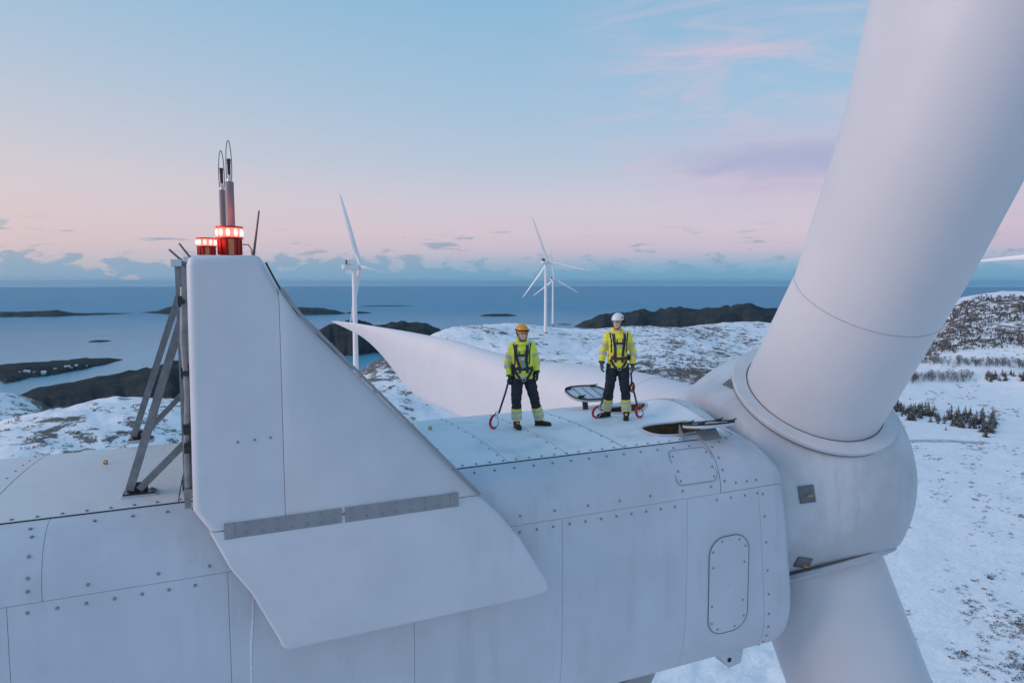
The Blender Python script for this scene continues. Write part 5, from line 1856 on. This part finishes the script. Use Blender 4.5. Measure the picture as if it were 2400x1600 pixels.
def build_person(cfg):
    pe = Person(cfg['foot'], cfg['scale'], cfg['label'])
    J = cfg['joints']; ws = cfg['yaw']
    hc = Vector(J['head']); yaw, pit = cfg['head_yaw'], cfg['head_pitch']
    hf = Vector((math.sin(yaw) * math.cos(pit), math.cos(yaw) * math.cos(pit), -math.sin(pit)))
    hr = Vector((math.cos(yaw), -math.sin(yaw), 0)); hu = hr.cross(hf).normalized()
    if hu.z < 0: hu = -hu
    H = lambda r, f, u: hc + hr * r + hf * f + hu * u
    # --- body: one continuous mesh
    mb = MB()
    HR = Matrix([(CR * v.x + CF * v.y + Vector((0, 0, 1)) * v.z) for v in (hr, hf, hu)]).transposed()
    E_ = lambda c, r, n=16, m=11: mb.ellipsoid(pe.P(c), [q * pe.s for q in r], n, m, HR)
    E_(H(0, -.012, .035), (.074, .095, .085)); E_(H(0, .018, -.03), (.062, .075, .095)); E_(H(0, .045, -.085), (.043, .048, .036))
    E_(H(0, .098, -.022), (.013, .020, .026), 10, 7); E_(H(0, .108, -.034), (.016, .013, .011), 10, 7)
    E_(H(0, .082, .018), (.056, .018, .013), 12, 7); E_(H(0, .085, -.066), (.024, .014, .008), 10, 7); E_(H(0, .083, -.082), (.020, .014, .008), 10, 7)
    for sg in (-1, 1):
        E_(H(sg * .034, .068, -.036), (.024, .024, .024), 10, 7); E_(H(sg * .077, -.01, -.015), (.010, .022, .032), 10, 7)
    neck = Vector(J['neck'])
    limb(mb, pe, [hc + Vector((0, -.01, -.03)), neck + Vector((0, 0, .02)), neck - Vector((0, 0, .12))], [.052, .055, .08])
    pv = Vector(J['pelvis']); ch = Vector(J['chest'])
    rings(mb, pe, [(pv.x, pv.y, pv.z - .06, .13, .09, ws), (pv.x, pv.y, pv.z + .1, .125, .085, ws), (ch.x, ch.y, ch.z, .15, .10, ws), (ch.x, ch.y, ch.z + .16, .13, .075, ws)])
    for sd in ('l', 'r'):
        limb(mb, pe, [J['sh' + sd], J['el' + sd], J['wr' + sd]], [.05, .04, .028]); limb(mb, pe, [J['hip' + sd], J['kn' + sd], J['an' + sd]], [.075, .055, .036])
        E_(Vector(J['wr' + sd]) + Vector((0, 0, -.05)), (.025, .02, .05), 8, 6)
        limb(mb, pe, [J['an' + sd], Vector(J['an' + sd]) + Vector((cfg['toe' + sd][0], cfg['toe' + sd][1], 0)).normalized() * .12 - Vector((0, 0, .05))], [.034, .02], 8)
        limb(mb, pe, [ch + Vector((0, 0, .12)), J['sh' + sd]], [.06, .05])
    body = voxel_union(mb, 'person', M['skin'], None, 0.0095 * pe.s, 1, org=cfg['foot'])
    tag(body, cfg['label'], 'person')
    bo = Vector(cfg['foot'])
    eye = MB()
    for sg in (-1, 1): eye.ellipsoid(pe.P(H(sg * .030, .086, .002)), [.011 * pe.s, .007 * pe.s, .006 * pe.s], 8, 6, HR)
    eye.build('eyes', M['eye'], body, smooth=179)
    br = MB()
    for sg in (-1, 1): br.tube([pe.P(H(sg * .014, .098, .018)), pe.P(H(sg * .032, .095, .023)), pe.P(H(sg * .050, .080, .016))], .0045 * pe.s, 6)
    br.build('eyebrows', M['hair'], body, smooth=179)
    hm = MB(); hm.ellipsoid(pe.P(H(0, -.035, .0)), [.081 * pe.s, .085 * pe.s, .075 * pe.s], 16, 10, HR); hm.build('hair', M['hair'], body, smooth=179)
    if cfg['beard']:
        bd = MB(); bd.ellipsoid(pe.P(H(0, .043, -.092)), [.045 * pe.s, .050 * pe.s, .033 * pe.s], 14, 9, HR); bd.build('beard', M['stubble'], body, smooth=179)
    # --- trousers
    mb = MB(); paths = {}
    for sd in ('l', 'r'):
        kn = Vector(J['kn' + sd]); an = Vector(J['an' + sd]); hp = Vector(J['hip' + sd])
        paths['leg' + sd] = limb(mb, pe, [hp + Vector((0, 0, .05)), hp - (hp - kn) * .3, kn, kn + (an - kn) * .5, an + Vector((0, 0, .03))], [.112, .105, .086, .080, .080], 18)
    rings(mb, pe, [(pv.x, pv.y, pv.z - .10, .15, .115, ws), (pv.x, pv.y, pv.z, .17, .125, ws), (pv.x, pv.y, pv.z + .12, .16, .115, ws)])
    tro = voxel_union(mb, 'trousers', M['navy'], body, 0.011 * pe.s, 3); wrinkle(tro, .011, 9, cfg['seed'])
    for sd in ('l', 'r'):
        p, r = paths['leg' + sd]
        band(pe, p, r, .70, 1.0, .007, 'trouser_cuff', M[cfg['hivis']], body)
        band(pe, p, r, .745, .815, .011, 'reflective_band', M['reflex'], body)
        band(pe, p, r, .855, .945, .011, 'reflective_band', M['reflex'], body)
        band(pe, p, r, .995, 1.0, .004, 'trouser_hem', M['navy'], body)
        kn = Vector(J['kn' + sd]); mb = MB(); mb.ellipsoid(pe.P(kn + Vector((0, .045, .01))), [.07 * pe.s, .055 * pe.s, .10 * pe.s], 14, 9); k_ = mb.build('knee_pad', M['navy'], body, smooth=179)
    # --- jacket
    mb = MB()
    nk = neck
    rings(mb, pe, [(pv.x, pv.y + .005, pv.z - .06, .182, .145, ws), (pv.x, pv.y + .005, pv.z + .06, .178, .142, ws), (pv.x * .6 + ch.x * .4, pv.y, pv.z + .17, .170, .135, ws), (ch.x, ch.y + .005, ch.z, .182, .140, ws), (ch.x, ch.y, ch.z + .10, .185, .130, ws),
                   (ch.x, ch.y - .005, ch.z + .155, .150, .105, ws), (nk.x, nk.y, nk.z - .04, .100, .09, ws), (nk.x, nk.y + .005, nk.z - .01, .082, .085, ws)])
    for sd in ('l', 'r'):
        sh = Vector(J['sh' + sd]); el = Vector(J['el' + sd]); wr = Vector(J['wr' + sd])
        paths['arm' + sd] = limb(mb, pe, [sh + (ch + Vector((0, 0, .13)) - sh) * .25, sh, sh + (el - sh) * .5, el, el + (wr - el) * .5, wr + (el - wr) * .08], [.070, .070, .068, .063, .058, .055], 18)
    # collar and hood
    mb.tube([pe.P(nk + Vector((.072 * math.cos(a), .02 + .072 * math.sin(a), .0 - .02 * math.sin(a)))) for a in np.linspace(0, 2 * math.pi, 17)[:-1]], .026 * pe.s, 10, closed=True)
    mb.ellipsoid(pe.P(nk + Vector((0, -.10, .01))), [.12 * pe.s, .07 * pe.s, .075 * pe.s], 14, 9)
    jac = voxel_union(mb, 'jacket', M[cfg['hivis']], body, 0.0105 * pe.s, 3); wrinkle(jac, .013, 8, cfg['seed'] + 5)
    bm = bmesh.new(); bm.from_mesh(jac.data); bvh = BVHTree.FromBMesh(bm)
    bm2 = bmesh.new(); bm2.from_mesh(jac.data); bm2.from_mesh(tro.data); bvh2 = BVHTree.FromBMesh(bm2)
    for sd in ('l', 'r'):
        p, r = paths['arm' + sd]
        band(pe, p, r, .40, .475, .008, 'reflective_band', M['reflex'], body); band(pe, p, r, .66, .735, .008, 'reflective_band', M['reflex'], body)
        band(pe, p, r, .965, 1.0, .006, 'jacket_cuff', M['navy'], body)
    cz = ch.z
    rb = lambda path, w, nm, mt, lift=.008: ribbon(pe, bvh2, bo, path, w, nm, M[mt], body, lift)
    cx = ch.x; px_ = pv.x; zw = pv.z
    rb([(cx - .14, cz - .045), (cx + .14, cz - .045)], .052, 'reflective_band', 'reflex', .004)
    # shoulder yokes: dark edging and grey tape running over each shoulder
    for sg, sh in ((-1, J['shl']), (1, J['shr'])):
        rb([(sh[0] - sg * .055, sh[2] + .055), (sh[0] - sg * .05, sh[2] - .06)], .05, 'shoulder_tape', 'reflex', .005)
        rb([(sh[0] - sg * .01, sh[2] + .05), (sh[0] - sg * .03, sh[2] - .08), (sh[0] - sg * .035, sh[2] - .30)], .022, 'arm_piping', 'navy', .006)
    # zips
    rb([(cx - .045, cz + .07), (cx - .03, cz - .01)], .014, 'zip', 'navy', .005); rb([(cx + .055, cz + .08), (cx + .05, cz - .01)], .014, 'zip', 'navy', .005)
    # harness
    rb([(cx - .105, cz + .17), (cx - .095, cz + .05), (cx - .075, cz - .08), (px_ - .06, zw + .12), (px_ - .055, zw + .04)], .046, 'harness_strap', 'strap', .013)
    rb([(cx + .095, cz + .17), (cx + .09, cz + .05), (cx + .075, cz - .08), (px_ + .07, zw + .12), (px_ + .065, zw + .04)], .046, 'harness_strap', 'strap', .013)
    rb([(cx - .085, cz + .005), (cx + .085, cz + .005)], .036, 'chest_strap', 'strap', .016)
    rb([(px_ - .165, zw + .115), (px_, zw + .105), (px_ + .165, zw + .12)], .05, 'waist_belt', 'strap', .015)
    rb([(px_ - .155, zw + .10), (px_ - .09, zw - .01), (px_ - .03, zw - .09)], .045, 'leg_strap', 'strap', .015)
    rb([(px_ + .155, zw + .10), (px_ + .10, zw - .01), (px_ + .035, zw - .09)], .045, 'leg_strap', 'strap', .015)
    for q in ((cx - .085, cz + .005), (cx + .08, cz + .005)):
        hit = bvh.ray_cast(pe.P((q[0], .6, q[1])) - bo, -CF)[0]
        if hit is not None:
            mb = MB(); mb.box(hit + bo + CF * .02, (.05 * pe.s, .03, .035 * pe.s), Matrix((CR, CF, Vector((0, 0, 1)))).transposed()); mb.build('buckle', M['dark'], body)
    for q in cfg['red']:
        hit = bvh.ray_cast(pe.P((q[0], .6, q[1])) - bo, -CF)[0]
        if hit is not None:
            mb = MB(); mb.box(hit + bo + CF * .02, (.035 * pe.s, .03, .04 * pe.s), Matrix((CR, CF, Vector((0, 0, 1)))).transposed()); bevel_mesh(mb.build('adjuster', M['red'], body), .006, 1)
    for u, z_, sx, sz, mt in cfg['gear']:
        hit = bvh2.ray_cast(pe.P((u, .6, z_)) - bo, -CF)[0]
        if hit is not None:
            mb = MB(); mb.box(hit + bo + CF * .03, (sx * pe.s, .05, sz * pe.s), Matrix((CR, CF, Vector((0, 0, 1)))).transposed()); bevel_mesh(mb.build('gear_pouch', M[mt], body), .012, 2)
    # D-ring at the groin
    mb = MB(); c = pe.P((px_ + .01, .17, zw - .075))
    mb.tube([c + CR * (.03 * math.cos(a)) + Vector((0, 0, .025 * math.sin(a))) for a in np.linspace(0, 2 * math.pi, 15)[:-1]], .006, 6, closed=True); mb.build('d_ring', M['steel'], body, smooth=179)
    bm.free(); bm2.free()
    # --- gloves and boots
    for sd, ts in (('l', 1), ('r', -1)):
        h = cfg['hand' + sd]
        glove(pe, J['wr' + sd], h[0], h[1], h[2], h[3], M[cfg['glove']], body)
        boot(pe, J['an' + sd], cfg['toe' + sd], body, cfg['lace'])
    # --- helmet
    mb = MB(); rows = []
    for i in range(13):
        th = math.pi * .515 * i / 12
        row = []
        for k in range(28):
            a = 2 * math.pi * k / 28
            rx, ry, rz = .108, .128, .118
            fl = 1.0 + (.10 * max(0, math.sin(a)) ** 2 if i >= 11 else 0)
            row.append(pe.P(H(rx * math.sin(th) * math.cos(a) * (1.03 if i == 12 else 1), ry * math.sin(th) * math.sin(a) * fl - .008, .040 + rz * math.cos(th))))
        rows.append(row)
    mb.quad_grid(rows, close_u=True)
    hel = mb.build('helmet', M[cfg['helmet']], body, smooth=60)
    sol = hel.modifiers.new('t', 'SOLIDIFY'); sol.thickness = .006; sol.offset = -1
    for sg in (-1, 1):
        mb = MB(); mb.tube([pe.P(H(sg * .092, .02, .01)), pe.P(H(sg * .082, .03, -.05)), pe.P(H(sg * .045, .055, -.115)), pe.P(H(0, .062, -.128))], .0075 * pe.s, 6)
        mb.tube([pe.P(H(sg * .092, -.05, .01)), pe.P(H(sg * .080, .02, -.05))], .0075 * pe.s, 6); mb.build('chin_strap', M['strap'], body, smooth=179)
    if cfg['lamp']:
        mb = MB()
        mb.tube([pe.P(H(.110 * math.cos(a), .132 * math.sin(a) - .008, .055 + .018 * math.sin(a))) for a in np.linspace(0, 2 * math.pi, 33)[:-1]], [(.012 * pe.s, .006 * pe.s)] * 32, 8, closed=True, up=(0, 0, 1)); mb.build('headlamp_strap', M['strap'], body, smooth=179)
        mb = MB(); mb.box(pe.P(H(.02, .130, .072)), (.06 * pe.s, .035 * pe.s, .034 * pe.s), HR); bevel_mesh(mb.build('headlamp', M['dark'], body), .008, 2)
    else:
        for sg in (-1, 1):
            mb = MB(); mb.ellipsoid(pe.P(H(sg * .112, -.045, .02)), [.028 * pe.s, .040 * pe.s, .050 * pe.s], 14, 9, HR); mb.build('ear_defender', M['dark'], body, smooth=179)
            mb = MB(); mb.tube([pe.P(H(sg * .100, .04, .055)), pe.P(H(sg * .098, .03, .095)), pe.P(H(sg * .106, -.01, .075)), pe.P(H(sg * .112, -.03, .05))], .007 * pe.s, 6); mb.build('helmet_vent', M['dark'], body, smooth=179)
        mb = MB(); mb.tube([pe.P(H(.075 * math.cos(a), .03 + .078 * math.sin(a), .008)) for a in np.linspace(.25, math.pi - .25, 14)], .006 * pe.s, 6); mb.build('safety_glasses', M['steel'], body, smooth=179)
    return pe, body


roof_at = lambda x, y: S(x, k_of_y(y))
F1 = roof_at(4.37, 0.05); F2 = roof_at(6.135, 0.03)
P1, B1 = build_person(dict(
    foot=F1 + Vector((0, 0, .004)), scale=.966, yaw=R(-14), head_yaw=R(24), head_pitch=R(12), seed=1, beard=True, label='worker in orange-yellow helmet and lime jacket, looking down, nearer the fin',
    joints=dict(head=(-.012, .075, 1.600), neck=(-.015, .02, 1.445), chest=(-.015, .02, 1.235), pelvis=(.01, .0, .90), shl=(-.165, .03, 1.375), shr=(.145, -.03, 1.385), ell=(-.250, -.01, 1.10), elr=(.222, -.05, 1.14),
                wrl=(-.212, .07, .865), wrr=(.238, .04, .925), hipl=(-.085, .01, .87), hipr=(.095, -.01, .87), knl=(-.105, .08, .50), knr=(.195, .0, .51), anl=(-.10, .05, .10), anr=(.29, -.12, .10)),
    toel=(.28, 1), toer=(1, .2), hivis='hivis_lime', glove='glove', lace=True, helmet='helmet_orange', lamp=True, red=[(-.10, 1.40), (-.075, 1.06)], gear=[(.0, 1.10, .05, .16, 'bluepack'), (-.155, 1.0, .07, .17, 'navy'), (-.005, 1.175, .06, .05, 'reflex'), (.0, .88, .07, .05, 'reflex')],
    handl=((.10, .25, -1), (.35, -.8, 0), 1, .75), handr=((.05, .2, -1), (-.8, -.3, 0), 1, .45)))
P2, B2 = build_person(dict(
    foot=F2 + Vector((0, 0, .004)), scale=.9626, yaw=R(10), head_yaw=R(-34), head_pitch=R(6), seed=9, beard=False, label='worker in white helmet and yellow jacket, looking left, beside the open hatches',
    joints=dict(head=(-.005, .05, 1.735), neck=(.0, .01, 1.565), chest=(.015, .01, 1.355), pelvis=(.005, .0, .98), shl=(-.155, -.01, 1.49), shr=(.180, .02, 1.49), ell=(-.245, -.03, 1.22), elr=(.278, -.01, 1.20),
                wrl=(-.285, .06, .99), wrr=(.268, .07, .945), hipl=(-.085, 0, .93), hipr=(.10, 0, .93), knl=(-.135, .02, .51), knr=(.14, .07, .51), anl=(-.165, -.12, .11), anr=(.165, .08, .11)),
    toel=(-.85, .5), toer=(-.2, 1), hivis='hivis_yellow', glove='glove2', lace=False, helmet='helmet_white', lamp=False, red=[(-.085, 1.13), (.085, 1.12)], gear=[(.175, 1.10, .09, .10, 'navy'), (.175, 1.15, .085, .04, 'reflex')],
    handl=((-.02, .2, -1), (.9, -.2, 0), -1, .35), handr=((-.08, .2, -1), (-.9, -.2, 0), 1, .35)))


def lanyard_hook(pe, strap, ring, wid, hgt, tilt, label):
    """strap down to an aluminium hook that stands on the roof. strap: (u, f, z) points; ring: centre of the hook"""
    base = pe.P((ring[0], ring[1], 0))
    e = empty('lanyard_hook', base, label, 'lanyard hook', 'fall-arrest hooks resting on the roof')
    mb = MB(); mb.tube([pe.P(p) for p in strap], [(.016, .006)] * len(strap), 8, up=CR); mb.build('strap', M['strap'], e, smooth=60)
    c = Vector(ring); ct, st_ = math.cos(tilt), math.sin(tilt)
    def Q(x, z): return pe.P((c.x + x * ct - z * st_, c.y, c.z + x * st_ + z * ct))
    w, h = wid / 2, hgt / 2
    hook = [(-.2 * w, h), (-.8 * w, .55 * h), (-w, 0), (-.9 * w, -.55 * h), (-.45 * w, -.95 * h), (.1 * w, -h), (.6 * w, -.85 * h)]
    mb = MB(); mb.tube([Q(*p) for p in hook], [.014, .021, .023, .023, .022, .019, .015], 10); mb.build('hook', M['red'], e, smooth=179)
    mb = MB(); mb.tube([Q(.6 * w, -.85 * h), Q(.95 * w, -.3 * h), Q(.5 * w, .5 * h), Q(0, h)], .008, 8); mb.build('gate', M['steel'] if tilt < 0 else M['red'], e, smooth=179)
    mb = MB(); mb.tube([Q(0, h + .02) + CR * (.022 * math.cos(a)) + Vector((0, 0, .022 * math.sin(a))) for a in np.linspace(0, 2 * math.pi, 13)[:-1]], .008, 6, closed=True); mb.build('swivel', M['steel'], e, smooth=179)
    mb = MB(); mb.ellipsoid(Q(.15 * w, -h * .98), (.018, .018, .014), 8, 6); mb.build('tip', M['gold'], e, smooth=179)
    return e


lanyard_hook(P1, [(-.235, .11, .80), (-.29, .12, .60), (-.40, .12, .26)], (-.465, .12, .125), .15, .24, R(-14), 'red fall-arrest hook on a strap from the orange-helmeted worker')
lanyard_hook(P2, [(-.20, .0, .60), (-.235, .03, .40), (-.30, .05, .20)], (-.352, .06, .12), .15, .21, R(-22), 'red fall-arrest hook at the left boot of the white-helmeted worker')
lanyard_hook(P2, [(.235, .1, .85), (.25, .10, .62), (.30, .10, .45), (.355, .10, .24)], (.40, .10, .135), .13, .21, R(6), 'red fall-arrest hook hanging right of the white-helmeted worker')
# spare carabiner clipped high on the right strap
sp = empty('carabiner', P2.P((.255, .11, .56)), 'black and red carabiner clipped on the strap beside the right thigh', 'carabiner')
mb = MB(); mb.tube([P2.P((.255 + .036 * math.cos(a), .125, .575 + .085 * math.sin(a))) for a in np.linspace(0, 2 * math.pi, 19)[:-1]], .014, 8, closed=True); mb.build('carabiner_body', M['dark'], sp, smooth=179)
mb = MB(); mb.tube([P2.P((.255, .14, .52)), P2.P((.255, .14, .63))], .014, 8); mb.build('gate', M['red'], sp, smooth=179)

# ------------------------------------------------------------------ air
mb = MB(); mb.box((0, 0, (ALT + 128 - 45) / 2), (220000, 220000, ALT + 128 + 45))
hz = mb.build('haze', None)
hm = bpy.data.materials.new('thin_haze'); hm.use_nodes = True
hm.node_tree.nodes.clear()
T = NT(hm.node_tree)
pv_ = T.node('ShaderNodeVolumePrincipled'); pv_.inputs['Color'].default_value = srgb('#A4D0EE'); pv_.inputs['Density'].default_value = 1.0e-5
pv_.inputs['Anisotropy'].default_value = 0.2
ho = T.node('ShaderNodeOutputMaterial'); T.l.new(pv_.outputs[0], ho.inputs['Volume'])
hz.data.materials.clear(); hz.data.materials.append(hm)
tag(hz, 'thin bluish sea haze over the whole coast', kind='stuff')
